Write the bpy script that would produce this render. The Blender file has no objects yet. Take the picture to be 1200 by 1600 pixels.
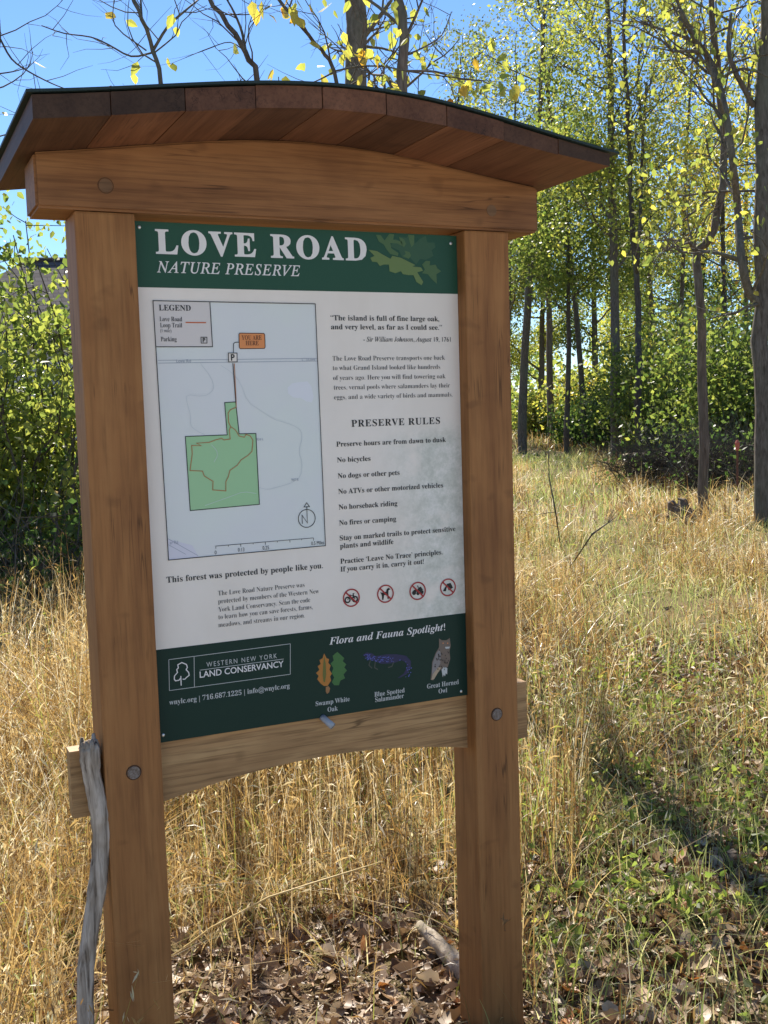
import bpy, bmesh, math, random
import numpy as np
from mathutils import Vector, Matrix
from mathutils.geometry import tessellate_polygon

SC = bpy.context.scene
COL = SC.collection
R = math.radians

# ------------------------------------------------------------------ camera
F_PX = 1700.0                     # focal length in photo pixels (photo 1200 x 1600)
YAW, PIT, ROL = 0.43639, -0.08983, -0.03061
CAM = np.array([-0.45387, -2.61006, 1.80136])
FW = np.array([math.sin(YAW) * math.cos(PIT), math.cos(YAW) * math.cos(PIT), math.sin(PIT)])
RT0 = np.array([math.cos(YAW), -math.sin(YAW), 0.0])
UP0 = np.cross(RT0, FW)
RT = RT0 * math.cos(ROL) + UP0 * math.sin(ROL)
UP = -RT0 * math.sin(ROL) + UP0 * math.cos(ROL)
FH = np.array([math.sin(YAW), math.cos(YAW), 0.0])
cd = bpy.data.cameras.new('camera')
cd.sensor_fit = 'VERTICAL'
cd.sensor_height = 24.0
cd.lens = F_PX / 1600.0 * 24.0
cd.clip_start = 0.05
cd.clip_end = 2000
cam = bpy.data.objects.new('camera', cd)
cam.matrix_world = Matrix(((RT[0], UP[0], -FW[0], CAM[0]), (RT[1], UP[1], -FW[1], CAM[1]),
                           (RT[2], UP[2], -FW[2], CAM[2]), (0, 0, 0, 1)))
COL.objects.link(cam)
SC.camera = cam

# ------------------------------------------------------------------ sky, sun, exposure
SUN_EL, SUN_AZ = R(43), R(12)      # azimuth from +y towards +x
world = bpy.data.worlds.new('World')
SC.world = world
world.use_nodes = True
wn = world.node_tree
sky = wn.nodes.new('ShaderNodeTexSky')
sky.sky_type = 'NISHITA'
sky.sun_disc = False
sky.sun_elevation = SUN_EL
sky.sun_rotation = SUN_AZ
sky.air_density = 1.0
sky.dust_density = 0.0
sky.ozone_density = 8.0
wn.links.new(sky.outputs[0], wn.nodes['Background'].inputs[0])
wn.nodes['Background'].inputs[1].default_value = 0.08
SUN_DIR = np.array([math.sin(SUN_AZ) * math.cos(SUN_EL), math.cos(SUN_AZ) * math.cos(SUN_EL), math.sin(SUN_EL)])
sl = bpy.data.lights.new('sun', 'SUN')
sl.energy = 5.0
sl.angle = R(0.5)
sl.color = (1.0, 0.93, 0.82)
sun = bpy.data.objects.new('sun', sl)
sun.rotation_euler = Vector(SUN_DIR).to_track_quat('Z', 'Y').to_euler()
COL.objects.link(sun)
SC.view_settings.view_transform = 'Standard'
SC.view_settings.look = 'None'
SC.view_settings.exposure = 1.05
SC.view_settings.gamma = 1
SC.cycles.max_bounces = 8
SC.cycles.use_denoising = True

GZ = -0.03                         # ground level at the board


def ray(px, py):
    return FW * F_PX + RT * (px - 600.0) + UP * (800.0 - py)


def at(px, py, d):                 # point seen at a photo pixel, d metres ahead
    v = ray(px, py)
    return CAM + v * (d / (v @ FH))


def on_y(px, py, Y):               # point on the plane y = Y
    v = ray(px, py)
    return CAM + v * ((Y - CAM[1]) / v[1])


def ground_h(x, y):
    x = np.asarray(x, float)
    y = np.asarray(y, float)
    d = np.hypot(x - 0.4, y)
    a = np.clip(d / 20.0, 0.0, 1.0)
    return GZ + 0.012 * np.sin(x * 2.3 + 1) * np.cos(y * 1.9) + a * (0.10 * np.sin(x * 0.31) * np.cos(y * 0.27 + 1) + 0.05 * np.sin(x * 0.9 + y * 0.7))


def gp(px, d):                     # ground point under a pixel column, d ahead
    p = at(px, 700, d)
    return np.array([p[0], p[1], float(ground_h(p[0], p[1]))])


# ------------------------------------------------------------------ object helpers
def tag(o, label=None, cat=None, group=None, kind=None):
    if label: o['label'] = label
    if cat: o['category'] = cat
    if group: o['group'] = group
    if kind: o['kind'] = kind
    return o


def thing(name, label, cat, loc=(0, 0, 0), group=None):
    o = bpy.data.objects.new(name, None)
    o.empty_display_size = 0.2
    COL.objects.link(o)
    o.location = loc
    return tag(o, label, cat, group)


def link(name, me, mat=None, parent=None):
    o = bpy.data.objects.new(name, me)
    COL.objects.link(o)
    if mat is not None:
        me.materials.append(mat)
    if parent is not None:
        o.parent = parent
        top = parent
        off = Vector((0, 0, 0))
        while top is not None:
            off += top.location
            top = top.parent
        o.location = -off              # meshes are written in world coordinates
    return o


class Geo:
    """collects polygons (world coordinates) with one tint per face"""
    def __init__(s):
        s.v, s.f, s.t = [], [], []

    def add(s, verts, faces, tint=0.5):
        n = len(s.v)
        s.v.extend([tuple(map(float, p)) for p in verts])
        s.f.extend([tuple(i + n for i in f) for f in faces])
        s.t.extend([tint] * len(faces))

    def tube(s, pts, rad, n=6, tint=0.5, cap=True, wob=0.0, rng=None):
        pts = [np.asarray(p, float) for p in pts]
        m = len(pts)
        ref = np.array([0.31, 0.87, 0.2])
        rings = []
        for i in range(m):
            t = pts[min(i + 1, m - 1)] - pts[max(i - 1, 0)]
            t = t / (np.linalg.norm(t) + 1e-9)
            a = ref - t * (ref @ t)
            a /= (np.linalg.norm(a) + 1e-9)
            ref = a
            b = np.cross(t, a)
            rr = rad[i]
            ring = []
            for k in range(n):
                w = 1.0 if rng is None else 1.0 + wob * rng.uniform(-1, 1)
                an = 2 * math.pi * k / n
                ring.append(pts[i] + (a * math.cos(an) + b * math.sin(an)) * rr * w)
            rings.extend(ring)
        fs = []
        for i in range(m - 1):
            for k in range(n):
                k2 = (k + 1) % n
                fs.append((i * n + k, i * n + k2, (i + 1) * n + k2, (i + 1) * n + k))
        if cap:
            fs.append(tuple(range((m - 1) * n, m * n)))
            fs.append(tuple(reversed(range(n))))
        s.add(rings, fs, tint)

    def build(s, name, mat, parent=None, smooth=False):
        me = bpy.data.meshes.new(name)
        me.from_pydata(s.v, [], s.f)
        if smooth:
            me.polygons.foreach_set('use_smooth', [True] * len(me.polygons))
        at_ = me.attributes.new('tint', 'FLOAT', 'FACE')
        at_.data.foreach_set('value', np.asarray(s.t, np.float32))
        me.update()
        return link(name, me, mat, parent)


def quads_mesh(name, V, tint, mat, parent=None, k=4, smooth=False):
    """V: (n, k, 3) polygons with k corners each, one tint per polygon"""
    n = V.shape[0]
    me = bpy.data.meshes.new(name)
    me.vertices.add(n * k)
    me.vertices.foreach_set('co', V.reshape(-1).astype(np.float32))
    me.loops.add(n * k)
    me.loops.foreach_set('vertex_index', np.arange(n * k, dtype=np.int32))
    me.polygons.add(n)
    me.polygons.foreach_set('loop_start', np.arange(0, n * k, k, dtype=np.int32))
    a = me.attributes.new('tint', 'FLOAT', 'FACE')
    a.data.foreach_set('value', np.asarray(tint, np.float32))
    me.update(calc_edges=True)
    return link(name, me, mat, parent)


def strips_mesh(name, V, tint, mat, parent=None):
    """V: (n, m, 2, 3) ribbons of m cross pairs"""
    n, m = V.shape[:2]
    me = bpy.data.meshes.new(name)
    me.vertices.add(n * m * 2)
    me.vertices.foreach_set('co', V.reshape(-1).astype(np.float32))
    base = (np.arange(n) * m * 2)[:, None, None]
    seg = (np.arange(m - 1) * 2)[None, :, None]
    idx = (base + seg + np.array([0, 1, 3, 2])[None, None, :]).reshape(-1).astype(np.int32)
    nf = n * (m - 1)
    me.loops.add(nf * 4)
    me.loops.foreach_set('vertex_index', idx)
    me.polygons.add(nf)
    me.polygons.foreach_set('loop_start', np.arange(0, nf * 4, 4, dtype=np.int32))
    a = me.attributes.new('tint', 'FLOAT', 'FACE')
    a.data.foreach_set('value', np.repeat(np.asarray(tint, np.float32), m - 1))
    me.update(calc_edges=True)
    return link(name, me, mat, parent)


def box_obj(name, x0, x1, y0, y1, z0, z1, mat, parent, bev=0.004):
    bm = bmesh.new()
    bmesh.ops.create_cube(bm, size=1)
    for v in bm.verts:
        v.co = Vector(((x0 + x1) / 2 + v.co.x * (x1 - x0), (y0 + y1) / 2 + v.co.y * (y1 - y0), (z0 + z1) / 2 + v.co.z * (z1 - z0)))
    if bev:
        bmesh.ops.bevel(bm, geom=bm.edges[:], offset=bev, segments=2, profile=0.6, affect='EDGES')
    me = bpy.data.meshes.new(name)
    bm.to_mesh(me)
    bm.free()
    return link(name, me, mat, parent)


# ------------------------------------------------------------------ materials
class NT:
    def __init__(s, name):
        s.m = bpy.data.materials.new(name)
        s.m.use_nodes = True
        s.t = s.m.node_tree
        s.b = s.t.nodes['Principled BSDF']
        s.out = s.t.nodes['Material Output']

    def n(s, kind, **kw):
        nd = s.t.nodes.new(kind)
        for k, v in kw.items():
            if k.startswith('i_'):
                nd.inputs[k[2:].replace('_', ' ')].default_value = v
            else:
                setattr(nd, k, v)
        return nd

    def l(s, a, b):
        s.t.links.new(a, b)

    def ramp(s, fac, stops, interp='LINEAR'):
        r = s.n('ShaderNodeValToRGB')
        r.color_ramp.interpolation = interp
        e = r.color_ramp.elements
        while len(e) < len(stops):
            e.new(0.5)
        for el, (p, c) in zip(e, stops):
            el.position = p
            el.color = (*c, 1)
        s.l(fac, r.inputs[0])
        return r.outputs[0]

    def noise(s, scale, detail=4, vec=None, rough=0.55, dist=0.0):
        nd = s.n('ShaderNodeTexNoise')
        nd.inputs['Scale'].default_value = scale
        nd.inputs['Detail'].default_value = detail
        nd.inputs['Roughness'].default_value = rough
        nd.inputs['Distortion'].default_value = dist
        if vec is not None:
            s.l(vec, nd.inputs['Vector'])
        return nd.outputs['Fac']

    def coords(s, scale=(1, 1, 1), which='Object', loc=(0, 0, 0)):
        tc = s.n('ShaderNodeTexCoord')
        mp = s.n('ShaderNodeMapping')
        mp.inputs['Scale'].default_value = scale
        mp.inputs['Location'].default_value = loc
        s.l(tc.outputs[which], mp.inputs[0])
        return mp.outputs[0]

    def mix(s, fac, a, b, mode='MIX'):
        mx = s.n('ShaderNodeMix', data_type='RGBA', blend_type=mode)
        if isinstance(fac, (int, float)):
            mx.inputs[0].default_value = fac
        else:
            s.l(fac, mx.inputs[0])
        for val, idx in ((a, 6), (b, 7)):
            if isinstance(val, tuple):
                mx.inputs[idx].default_value = (*val, 1)
            else:
                s.l(val, mx.inputs[idx])
        return mx.outputs[2]

    def math(s, op, a, b=0.5, clamp=False):
        nd = s.n('ShaderNodeMath', operation=op, use_clamp=clamp)
        for i, v in enumerate((a, b)):
            if isinstance(v, (int, float)):
                nd.inputs[i].default_value = v
            else:
                s.l(v, nd.inputs[i])
        return nd.outputs[0]

    def attr(s, name='tint'):
        return s.n('ShaderNodeAttribute', attribute_name=name).outputs['Fac']

    def bump(s, h, strength=0.3, dist=0.002):
        b = s.n('ShaderNodeBump')
        b.inputs['Strength'].default_value = strength
        b.inputs['Distance'].default_value = dist
        s.l(h, b.inputs['Height'])
        s.l(b.outputs[0], s.b.inputs['Normal'])

    def done(s, col=None, rough=0.6, spec=0.3):
        if col is not None:
            if isinstance(col, tuple):
                s.b.inputs['Base Color'].default_value = (*col, 1)
            else:
                s.l(col, s.b.inputs['Base Color'])
        s.b.inputs['Roughness'].default_value = rough
        s.b.inputs['Specular IOR Level'].default_value = spec
        return s.m


def flat_mat(name, c, rough=0.45, spec=0.3):
    return NT(name).done(c, rough, spec)


def wood(name, axis, cols, loc=(0, 0, 0), tinted=False, rough=0.62, fine=70, streak=0.5):
    m = NT(name)
    lo, hi = 1.2, 16.0
    sc = [hi, hi, hi]
    sc[axis] = lo
    v = m.coords(tuple(sc), loc=loc)
    n1 = m.noise(1.0, 5, v, 0.6, 0.6)
    sc2 = [fine * 2.2] * 3
    sc2[axis] = 5.0
    v2 = m.coords(tuple(sc2), loc=loc)
    n2 = m.noise(1.0, 3, v2, 0.6)
    base = m.ramp(n1, [(0.25, cols[0]), (0.5, cols[1]), (0.75, cols[2])])
    dark = m.ramp(n2, [(0.33, (0.45, 0.42, 0.4)), (0.55, (1, 1, 1))])
    c = m.mix(streak, base, dark, 'MULTIPLY')
    blot = m.noise(3.2, 3, m.coords((1, 1, 1), loc=loc), 0.6)
    c = m.mix(0.8, c, m.ramp(blot, [(0.3, (0.72, 0.68, 0.66)), (0.5, (1, 1, 1)), (0.75, (1.0, 0.96, 0.9))]), 'MULTIPLY')
    # a few darker water stains
    st = m.noise(9.0, 2, m.coords((1, 1, 1.6), loc=(loc[0] + 3, loc[1], loc[2])), 0.5)
    c = m.mix(m.ramp(st, [(0.64, (0, 0, 0)), (0.72, (0.32, 0.32, 0.32))]), c, tuple(x * 0.45 for x in cols[0]))
    # fine drying checks along the grain
    sc3 = [42.0] * 3
    sc3[axis] = 1.6
    ck = m.noise(1.0, 2, m.coords(tuple(sc3), loc=(loc[0] + 11, loc[1] + 4, loc[2] + 7)), 0.45)
    ckm = m.ramp(ck, [(0.487, (0, 0, 0)), (0.497, (1, 1, 1)), (0.503, (1, 1, 1)), (0.513, (0, 0, 0))])
    gate = m.ramp(m.noise(5.0, 2, m.coords(loc=(loc[0] + 5, loc[1], loc[2]))), [(0.52, (0, 0, 0)), (0.62, (0.75, 0.75, 0.75))])
    c = m.mix(m.math('MULTIPLY', ckm, gate), c, tuple(x * 0.3 for x in cols[0]))
    # knots
    sk = [4.2] * 3
    sk[axis] = 1.7
    vo = m.n('ShaderNodeTexVoronoi')
    vo.inputs['Scale'].default_value = 1.0
    m.l(m.coords(tuple(sk), loc=loc), vo.inputs['Vector'])
    few = m.ramp(m.noise(1.7, 1, m.coords(loc=(loc[0] + 2, loc[1] + 6, loc[2]))), [(0.54, (0, 0, 0)), (0.6, (1, 1, 1))])
    kn = m.ramp(vo.outputs['Distance'], [(0.0, (0.7, 0.7, 0.7)), (0.04, (0.4, 0.4, 0.4)), (0.075, (0, 0, 0))])
    c = m.mix(m.math('MULTIPLY', kn, few), c, tuple(x * 0.42 for x in cols[0]))
    if tinted:
        t = m.attr()
        c = m.mix(1.0, c, m.ramp(t, [(0, (0.30, 0.36, 0.38)), (0.45, (0.66, 0.63, 0.62)), (1, (1.45, 1.35, 1.25))]), 'MULTIPLY')
    m.bump(n2, 0.35, 0.0012)
    return m.done(c, rough, 0.25)


STAIN = [(0.215, 0.088, 0.029), (0.32, 0.143, 0.047), (0.40, 0.195, 0.068)]
M_post = wood('stained_cedar_upright', 2, STAIN, streak=0.35, fine=45)
M_beam = wood('stained_cedar_beam', 0, [(0.185, 0.077, 0.028), (0.28, 0.126, 0.046), (0.35, 0.168, 0.066)], loc=(2, 5, 1), streak=0.55)
M_roofwood = wood('stained_cedar_roof', 1, [(0.115, 0.05, 0.026), (0.17, 0.077, 0.04), (0.22, 0.105, 0.056)], loc=(7, 1, 3), tinted=True)
M_rail = wood('pale_oak_rail', 0, [(0.31, 0.17, 0.072), (0.43, 0.255, 0.112), (0.52, 0.335, 0.155)], loc=(1, 9, 4), streak=0.75, fine=60)
M_plug = wood('stained_wood_plug', 0, [(0.15, 0.085, 0.045), (0.20, 0.115, 0.06), (0.24, 0.145, 0.08)])

m = NT('green_metal_roofing')
M_cover = m.done(m.mix(m.noise(6, 3, m.coords()), (0.012, 0.024, 0.021), (0.022, 0.036, 0.031)), 0.5, 0.3)

m = NT('weathered_driftwood')
v = m.coords((60, 60, 5))
n1 = m.noise(1, 4, v, 0.65, 0.8)
c = m.ramp(n1, [(0.34, (0.08, 0.062, 0.048)), (0.45, (0.29, 0.24, 0.19)), (0.62, (0.52, 0.445, 0.365))])
n2 = m.noise(7, 3, m.coords())
c = m.mix(m.ramp(n2, [(0.5, (0, 0, 0)), (0.68, (0.8, 0.8, 0.8))]), c, (0.22, 0.16, 0.10))
m.bump(n1, 0.8, 0.004)
M_stick = m.done(c, 0.9, 0.03)


def bark(name, a, b, c_, zs=6.0):
    m = NT(name)
    v = m.coords((26, 26, zs))
    n1 = m.noise(1, 5, v, 0.65, 0.5)
    n2 = m.noise(2.0, 3, m.coords((1, 1, 0.6)))
    col = m.ramp(n1, [(0.3, a), (0.5, b), (0.7, c_)])
    col = m.mix(m.ramp(n2, [(0.45, (0, 0, 0)), (0.7, (0.5, 0.5, 0.5))]), col, (0.16, 0.17, 0.12))
    m.bump(n1, 0.7, 0.012)
    return m.done(col, 0.85, 0.1)


M_bark = bark('grey_bark', (0.07, 0.058, 0.045), (0.15, 0.125, 0.1), (0.23, 0.2, 0.165))
M_bark_d = bark('dark_bark', (0.05, 0.04, 0.032), (0.10, 0.08, 0.065), (0.16, 0.13, 0.105))
M_bark_b = bark('brown_bark', (0.075, 0.058, 0.046), (0.16, 0.125, 0.10), (0.24, 0.195, 0.155), 3.0)


def leafy(name, stops, trans=0.6, rough=0.42, tb=1.75):
    m = NT(name)
    t = m.attr()
    col = m.ramp(t, stops)
    m.done(col, rough, 0.4)
    tr = m.n('ShaderNodeBsdfTranslucent')
    hs = m.n('ShaderNodeHueSaturation')
    hs.inputs['Saturation'].default_value = 1.1
    hs.inputs['Value'].default_value = tb
    m.l(col, hs.inputs['Color'])
    m.l(hs.outputs[0], tr.inputs['Color'])
    mx = m.n('ShaderNodeMixShader')
    mx.inputs[0].default_value = trans
    m.l(m.b.outputs[0], mx.inputs[1])
    m.l(tr.outputs[0], mx.inputs[2])
    m.l(mx.outputs[0], m.out.inputs['Surface'])
    return m.m


G1, G2, G3 = (0.055, 0.085, 0.022), (0.105, 0.15, 0.036), (0.19, 0.225, 0.06)
Y1, Y2, O1, B1 = (0.33, 0.33, 0.075), (0.50, 0.41, 0.10), (0.42, 0.18, 0.03), (0.16, 0.07, 0.03)
M_leaf_green = leafy('green_leaf', [(0, G1), (0.35, G2), (0.7, G3), (1, Y1)])
M_leaf_yell = leafy('yellow_green_leaf', [(0, G2), (0.28, G3), (0.6, Y1), (0.9, Y2), (1, O1)])
M_leaf_dark = leafy('dark_green_leaf', [(0, (0.03, 0.055, 0.018)), (0.5, (0.06, 0.10, 0.028)), (0.85, (0.12, 0.165, 0.045)), (1, Y1)])
M_leaf_fall = leafy('orange_and_yellow_leaf', [(0, G3), (0.4, Y1), (0.65, Y2), (0.85, O1), (1, B1)])
M_leaf_grey = leafy('dull_olive_leaf', [(0, (0.06, 0.08, 0.03)), (0.5, (0.12, 0.14, 0.045)), (0.85, (0.20, 0.19, 0.06)), (1, (0.2, 0.12, 0.06))])
M_dry = leafy('dry_straw', [(0, (0.12, 0.065, 0.028)), (0.22, (0.30, 0.18, 0.07)), (0.5, (0.53, 0.37, 0.155)), (0.75, (0.69, 0.55, 0.30)), (0.93, (0.78, 0.71, 0.52)), (1, (0.36, 0.38, 0.10))], 0.42, 0.38, 1.25)
M_grass = leafy('green_blade', [(0, (0.09, 0.12, 0.045)), (0.4, (0.20, 0.235, 0.085)), (0.75, (0.36, 0.37, 0.15)), (1, (0.56, 0.50, 0.28))], 0.45)
M_litter = leafy('brown_dead_leaf', [(0, (0.10, 0.055, 0.03)), (0.3, (0.20, 0.118, 0.060)), (0.6, (0.33, 0.22, 0.12)), (0.88, (0.56, 0.45, 0.30)), (1, (0.46, 0.17, 0.04))], 0.2, 0.5, 1.2)

# ------------------------------------------------------------------ ground
def make_ground():
    n = 140
    u = np.linspace(-1, 1, n)
    s = np.sign(u) * (np.abs(u) ** 3.0)
    X, Y = np.meshgrid(0.6 + s * 420, 3 + s * 420, indexing='ij')
    Z = ground_h(X, Y)
    vs = np.stack([X, Y, Z], -1).reshape(-1, 3)
    fs = []
    for i in range(n - 1):
        for j in range(n - 1):
            a = i * n + j
            fs.append((a, a + n, a + n + 1, a + 1))
    me = bpy.data.meshes.new('ground')
    me.from_pydata(vs.tolist(), [], fs)
    me.polygons.foreach_set('use_smooth', [True] * len(fs))
    m = NT('meadow_soil')
    co = m.coords()
    n1 = m.noise(0.5, 5, co)
    n2 = m.noise(14, 6, co, 0.7)
    n3 = m.noise(2.2, 4, co)
    c = m.ramp(n2, [(0.3, (0.05, 0.032, 0.02)), (0.5, (0.12, 0.08, 0.048)), (0.7, (0.24, 0.17, 0.10))])
    c = m.mix(m.ramp(n3, [(0.42, (0, 0, 0)), (0.62, (0.7, 0.7, 0.7))]), c, (0.12, 0.12, 0.035))
    c = m.mix(m.ramp(n1, [(0.4, (0, 0, 0)), (0.6, (0.6, 0.6, 0.6))]), c, (0.27, 0.19, 0.08))
    m.bump(n2, 0.8, 0.03)
    o = link('ground', me, m.done(c, 0.9, 0.1))
    tag(o, kind='structure')


make_ground()


def make_bounce_sheet():                    # unseen pale gravel sheet, added to bounce sunlight onto the board front
    m = NT('bounce_sheet_gravel')
    n1 = m.noise(55, 4, m.coords(), 0.7)
    n2 = m.noise(0.7, 3, m.coords())
    c = m.ramp(n1, [(0.3, (0.42, 0.39, 0.34)), (0.55, (0.60, 0.56, 0.50)), (0.75, (0.72, 0.68, 0.61))])
    c = m.mix(m.ramp(n2, [(0.4, (0, 0, 0)), (0.7, (0.3, 0.3, 0.3))]), c, (0.40, 0.34, 0.26))
    m.bump(n1, 0.8, 0.02)
    g = Geo()
    xs = np.linspace(-16, 16, 41)
    ys = np.linspace(-24, -1.15, 31)
    vs = [(x, y + (0.12 * math.sin(x * 1.7) if j == 30 else 0), float(ground_h(x, y)) + 0.02 + 0.06 * min(1, abs(y + 1.1) / 3)) for j, y in enumerate(ys) for x in xs]
    g.add(vs, [(j * 41 + i, j * 41 + i + 1, j * 41 + i + 42, j * 41 + i + 41) for j in range(30) for i in range(40)])
    tag(g.build('gravel_bounce_sheet', m.done(c, 0.95, 0.1), None, True), kind='structure')


make_bounce_sheet()

# ------------------------------------------------------------------ the notice board
W, GAP, D = 0.14, 0.88788, 0.13772
X0, X1 = W, W + GAP
XC = W + GAP / 2
ZB, ZT, YS = 1.0, 2.2799, 0.04288

board = thing('notice_board', 'roofed brown timber notice board with green and white trail sign standing in dry grass', 'notice board', (XC, 0.07, GZ))


def curve_z(x):
    dx = np.abs(x - XC) / 0.72
    par = 1 - dx ** 2
    cs = 0.5 + 0.5 * np.cos(np.pi * np.clip(dx, 0, 1))
    return 2.456 + 0.077 * (0.5 * par + 0.5 * cs)


TH = 0.047


def taper(x):
    return 0.016 * np.clip((np.asarray(x, float) - 0.75) / 0.54, 0, 1) ** 1.4


def plug(parent, px, py, Y, name, mat, proud=0.002, r=0.0165):
    p = on_y(px, py, Y)
    bm = bmesh.new()
    bmesh.ops.create_cone(bm, cap_ends=True, segments=24, radius1=r, radius2=r * 0.93, depth=0.02,
                          matrix=Matrix.Translation((p[0], Y + 0.01 - proud, p[2])) @ Matrix.Rotation(R(90), 4, 'X'))
    me = bpy.data.meshes.new(name)
    bm.to_mesh(me)
    bm.free()
    o = link(name, me, mat, parent)
    g = Geo()                               # dark seam round the plug
    k = 28
    vs = []
    for i in range(k):
        a = 2 * math.pi * i / k
        for rr in (r * 1.0, r * 1.13):
            vs.append((p[0] + rr * math.cos(a), Y - 0.0006, p[2] + rr * math.sin(a)))
    g.add(vs, [(2 * i, 2 * i + 1, (2 * i + 3) % (2 * k), (2 * i + 2) % (2 * k)) for i in range(k)])
    return o, g


M_seam = flat_mat('dark_seam', (0.05, 0.025, 0.015), 0.8)
M_seam_soft = flat_mat('soft_seam', (0.10, 0.048, 0.022), 0.8)
mb = NT('dull_steel_bolt')
nb_ = mb.noise(160, 4, mb.coords(), 0.7)
mb.bump(nb_, 0.4, 0.001)
M_bolt = mb.done(mb.ramp(nb_, [(0.35, (0.11, 0.075, 0.055)), (0.55, (0.19, 0.155, 0.13)), (0.7, (0.26, 0.22, 0.19))]), 0.55, 0.3)

post_l = box_obj('post', 0, W, 0, D, GZ - 0.5, 2.2895, M_post, board, 0.006)
post_r = box_obj('post', X1, X1 + W, 0, D, GZ - 0.5, 2.2895, M_post, board, 0.006)
for (pp, x, y) in ((post_l, 209, 1207), (post_r, 776, 1116)):
    o, g = plug(pp, x, y, 0.0, 'bolt', M_bolt, 0.0035)
    g.build('bolt_hole', M_seam, pp)

# head beam with arched top
bm = bmesh.new()
N = 30
BX0, BX1 = -0.085, 1.2590
xs = np.linspace(BX0, BX1, N)
YF, YB = -0.0097, 0.150
prof = [(x, 2.2905) for x in (BX0, BX1)] + [(float(x), float(curve_z(x) - TH - 0.0015)) for x in xs[::-1]]
fv = [bm.verts.new((x, YF, z)) for x, z in prof]
bvs = [bm.verts.new((x, YB, z)) for x, z in prof]
bm.faces.new(fv)
bm.faces.new(list(reversed(bvs)))
k = len(prof)
for i in range(k):
    j = (i + 1) % k
    bm.faces.new((fv[j], fv[i], bvs[i], bvs[j]))
bm.normal_update()
bm.edges.ensure_lookup_table()
sel = [e for e in bm.edges if e.is_manifold and e.calc_face_angle(0) > 0.8]
bmesh.ops.bevel(bm, geom=sel, offset=0.006, segments=2, affect='EDGES')
me = bpy.data.meshes.new('head_beam')
bm.to_mesh(me)
bm.free()
beam = link('head_beam', me, M_beam, board)
for (x, y) in ((165, 290), (768, 329)):
    o, g = plug(beam, x, y, YF, 'plug', M_plug, 0.001, 0.0165)
    if x < 400:
        g.build('plug_seam', M_seam_soft, beam)

# roof of boards running front to back, with a thin metal sheet on top
RX0, RX1, RY0, RY1 = -0.123, 1.291, -0.2955, 0.433
roof = Geo()
nb = 9
rng = random.Random(4)
edges = np.linspace(RX0, RX1, nb + 1)
tints = [0.30, 0.85, 0.72, 0.45, 0.7, 0.38, 0.85, 0.62, 0.7]
ends = [0.05, 0.02, 0.45, 0.6, 0.66, 0.5, 0.42, 0.25, 0.04]
for i in range(nb):
    a, b = edges[i] + 0.0012, edges[i + 1] - 0.0012
    sub = np.linspace(a, b, 4)
    dz = rng.uniform(-0.0012, 0.0012)
    y0 = RY0 + rng.uniform(-0.002, 0.002)
    top = [(x, curve_z(x) + dz - taper(x)) for x in sub]
    # straight board: chord underneath, top follows
    za, zb = curve_z(a), curve_z(b)
    bot = [(x, za + (zb - za) * (x - a) / (b - a) - TH + dz) for x in sub]
    pr = top + bot[::-1]
    n = len(pr)
    # the weathered front end grain is darker wood: its own faces
    vs = [(x, y0, z) for x, z in pr] + [(x, RY1, z) for x, z in pr]
    fs = [tuple(reversed(range(n))), tuple(range(n, 2 * n))]
    for q in range(n):
        q2 = (q + 1) % n
        fs.append((q, q2, n + q2, n + q))
    roof.add(vs, fs[:1], ends[i])
    roof.add(vs, fs[1:], tints[i])
roof_o = roof.build('roof', M_roofwood, board)
cov = Geo()
xs = np.linspace(RX0 - 0.010, RX1 + 0.022, 40)
vs, fs = [], []
y0, y1 = RY0 - 0.008, RY1 + 0.008
for x in xs:
    z = float(curve_z(x) - taper(x)) + 0.003
    vs += [(x, y0, z), (x, y0, z + 0.006), (x, y1, z + 0.006), (x, y1, z)]
for i in range(len(xs) - 1):
    a, b = 4 * i, 4 * i + 4
    for q in range(4):
        q2 = (q + 1) % 4
        fs.append((a + q, a + q2, b + q2, b + q))
fs += [(3, 2, 1, 0), tuple(4 * (len(xs) - 1) + q for q in range(4))]
cov.add(vs, fs)
cov.build('roof_sheet', M_cover, roof_o)

# lower rail with arched underside
YR0, YR1 = 0.0505, 0.0985
a = on_y(113, 1256, YR0)
b = on_y(824, 1141, YR0)
mL = on_y(255, 1252, YR0)
mM = on_y(500, 1183, YR0)
mR = on_y(728, 1171, YR0)
RLX0, RLX1 = float(a[0]), float(b[0])
ztop = float(on_y(822, 1065, YR0)[2])
zend = float((mL[2] + mR[2]) / 2)
zmid = float(mM[2])
print('rail', RLX0, RLX1, ztop, zend, mL[2], mR[2], zmid, a[2], b[2])
bm = bmesh.new()
xs = np.linspace(X0, X1, 24)
prof = [(RLX0, zend), (X0 - 0.0, zend)]
for x in xs[1:-1]:
    u = (x - XC) / (GAP / 2)
    prof.append((float(x), zend + (zmid - zend) * (1 - u * u)))
prof += [(X1, zend), (RLX1, zend), (RLX1, ztop), (RLX0, ztop)]
fv = [bm.verts.new((x, YR0, z)) for x, z in prof]
bvs = [bm.verts.new((x, YR1, z)) for x, z in prof]
bm.faces.new(fv)
bm.faces.new(list(reversed(bvs)))
k = len(prof)
for i in range(k):
    j = (i + 1) % k
    bm.faces.new((fv[j], fv[i], bvs[i], bvs[j]))
bm.normal_update()
me = bpy.data.meshes.new('rail')
bm.to_mesh(me)
bm.free()
rail = link('rail', me, M_rail, board)

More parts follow.
